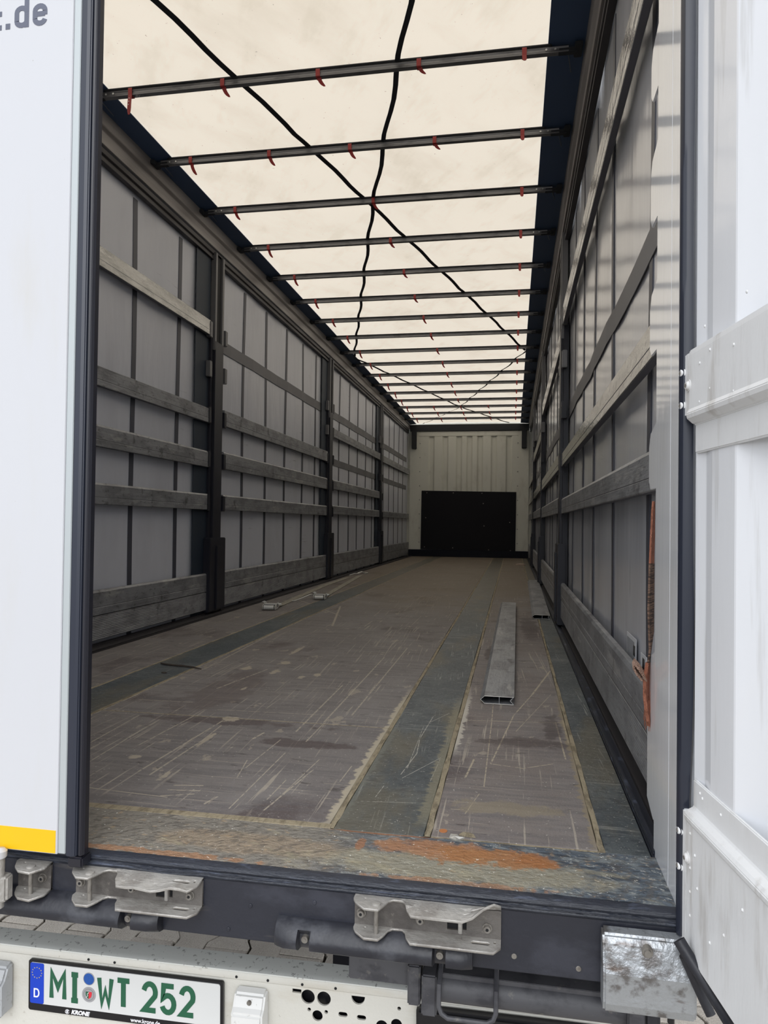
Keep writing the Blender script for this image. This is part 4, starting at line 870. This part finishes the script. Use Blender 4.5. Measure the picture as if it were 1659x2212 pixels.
r2 = ratchet(-.735, 4.86, .1, 'zinc ratchet buckle with wire hook, second of the two on the left floor')
webb(r2, [(-.735, 4.92, .028), (-.75, 5.05, .008), (-.78, 5.3, .0035), (-.87, 6.3, .0035), (-.96, 7.3, .0035), (-1.0, 7.8, .0035)], (.06, .008, 0))
inv = (Matrix.Translation(r2.location) @ Matrix.Rotation(r2.rotation_euler.z, 4, 'Z')).inverted()
g = MB().tube([(-.79, 4.92, .035), (-.83, 4.85, .038), (-.865, 4.72, .02), (-.90, 4.60, .006), (-.90, 4.57, .012)], .005, 8); g.v = [tuple(inv @ Vector(v)) for v in g.v]; g.build('wire_hook', M['chrome'], r2, smooth=True)
e = empty('strap_end_fitting', (-1.06, 8.05, 0.001), .1, label='small metal end hooks lying at the far ends of the lashing webbing', cat='hook')
MB().tube([(-.10, -.3, .008), (-.05, -.15, .02), (.0, -.06, .012)], .006, 8).build('hook', M['chrome'], e, smooth=True)
MB().tube([(-.03, .02, .012), (.02, .10, .025), (.06, .05, .012), (.09, .14, .010)], .010, 8).build('hook', M['chrome'], e, smooth=True)
g = MB(); g.tube([(-.692, 1.828, .004), (-.66, 1.805, .006), (-.62, 1.80, .004), (-.56, 1.787, .006), (-.50, 1.768, .006), (-.452, 1.748, .004)], [.003, .0042, .0045, .0042, .0038, .002], 8)
tag(g.build('twig', M['twig'], smooth=True), 'thin dark twig lying across the left floor strip', 'twig')
def scrap(x, y, r, z, name, m, lab, cat):
    g = MB(); n = 9; vs = [(x + random.uniform(-.2, .2) * r, y, z)]
    for k in range(n):
        a = 2 * math.pi * k / n; q = r * random.uniform(.6, 1.15); vs.append((x + q * math.cos(a) * 1.3, y + q * math.sin(a) * .8, z * random.uniform(.1, .8) + .001))
    vs += [(v[0] * 1, v[1], .0006) for v in vs[1:]]
    g.add(vs, [(0, 1 + k, 1 + (k + 1) % n) for k in range(n)] + [(1 + k, 10 + k, 10 + (k + 1) % n, 1 + (k + 1) % n) for k in range(n)])
    tag(g.build(name, m), lab, cat)
scrap(.829, .211, .014, .006, 'foil_scrap', M['foil'], 'crumpled silver foil scrap beside the rust patch on the sill', 'scrap')
scrap(.856, .232, .016, .003, 'cardboard_scrap', M['filler'], 'beige cardboard scrap lying right behind the foil scrap', 'scrap')
scrap(1.085, 11.2, .07, .03, 'paper_scrap', mat('grubby_paper', (168, 150, 138), .8), 'pale crumpled paper on the far right of the floor', 'scrap')
scrap(-.58, 1.644, .012, .006, 'wood_chip', M['twig'], 'small wood chip on the left floor strip in front of the twig', 'chip')

# orange lashing strap hanging from the right slat bracket
ls = empty('lashing_strap', (1.235, .30, .25), label='frayed orange and brown webbing strap hanging beside the right corner post', cat='strap')
yS = .29
MBt = lambda P, wv, th, name, m: lc(MB().ribbon(P, wv, th), name, m, ls)
P = [(1.2475, yS, .735), (1.2465, yS, .715), (1.2455, yS, .66), (1.244, yS, .60)]
MBt(P, [(.006, .02, 0), (.009, .025, 0), (.012, .03, 0), (.013, .03, 0)], .004, 'strap_upper', M['orange'])
P = [(1.244, yS, .60), (1.2440, yS + .002, .55), (1.243, yS, .50), (1.2435, yS - .002, .45), (1.2425, yS, .415), (1.238, yS, .375)]
MBt(P, [(.014, .03, 0), (.015, .03, 0), (.016, .03, 0), (.014, .03, 0), (.008, .03, 0), (.005, .02, 0)], .004, 'strap_middle', M['brown_web'])
P = [(1.238, yS - .002, .385), (1.234, yS - .004, .345), (1.236, yS, .31), (1.240, yS, .285), (1.243, yS - .002, .26), (1.241, yS - .003, .248)]
MBt(P, [(.009, .02, 0), (.011, .02, 0), (.014, .025, 0), (.016, .028, 0), (.013, .022, 0), (.006, .01, 0)], .007, 'frayed_end', M['orange'])
P = [(1.233, yS - .004, .350), (1.226, yS - .012, .362), (1.215, yS - .02, .378), (1.206, yS - .022, .388), (1.204, yS - .020, .380), (1.212, yS - .014, .366), (1.224, yS - .008, .352)]
MBt(P, (.002, .022, .010), .004, 'loop', mat('pale_frayed_webbing', (206, 172, 152), .9, layers=[((130, 92, 76), 'noise', ((300, 300, 300), 0, 2, .46, .58, 2), .8)], bump=[((300, 300, 300), .9)]))
g = MB()
for k in range(14):
    x = 1.236 + random.uniform(-.006, .009); g.tube([(x, yS - .006, .30 + random.uniform(-.02, .04)), (x + random.uniform(-.005, .005), yS - .008, .262), (x + random.uniform(-.006, .006), yS - .006, .240 + random.uniform(-.004, .02))], .0006, 4)
lc(g, 'loose_threads', M['orange'], ls, kind='stuff')
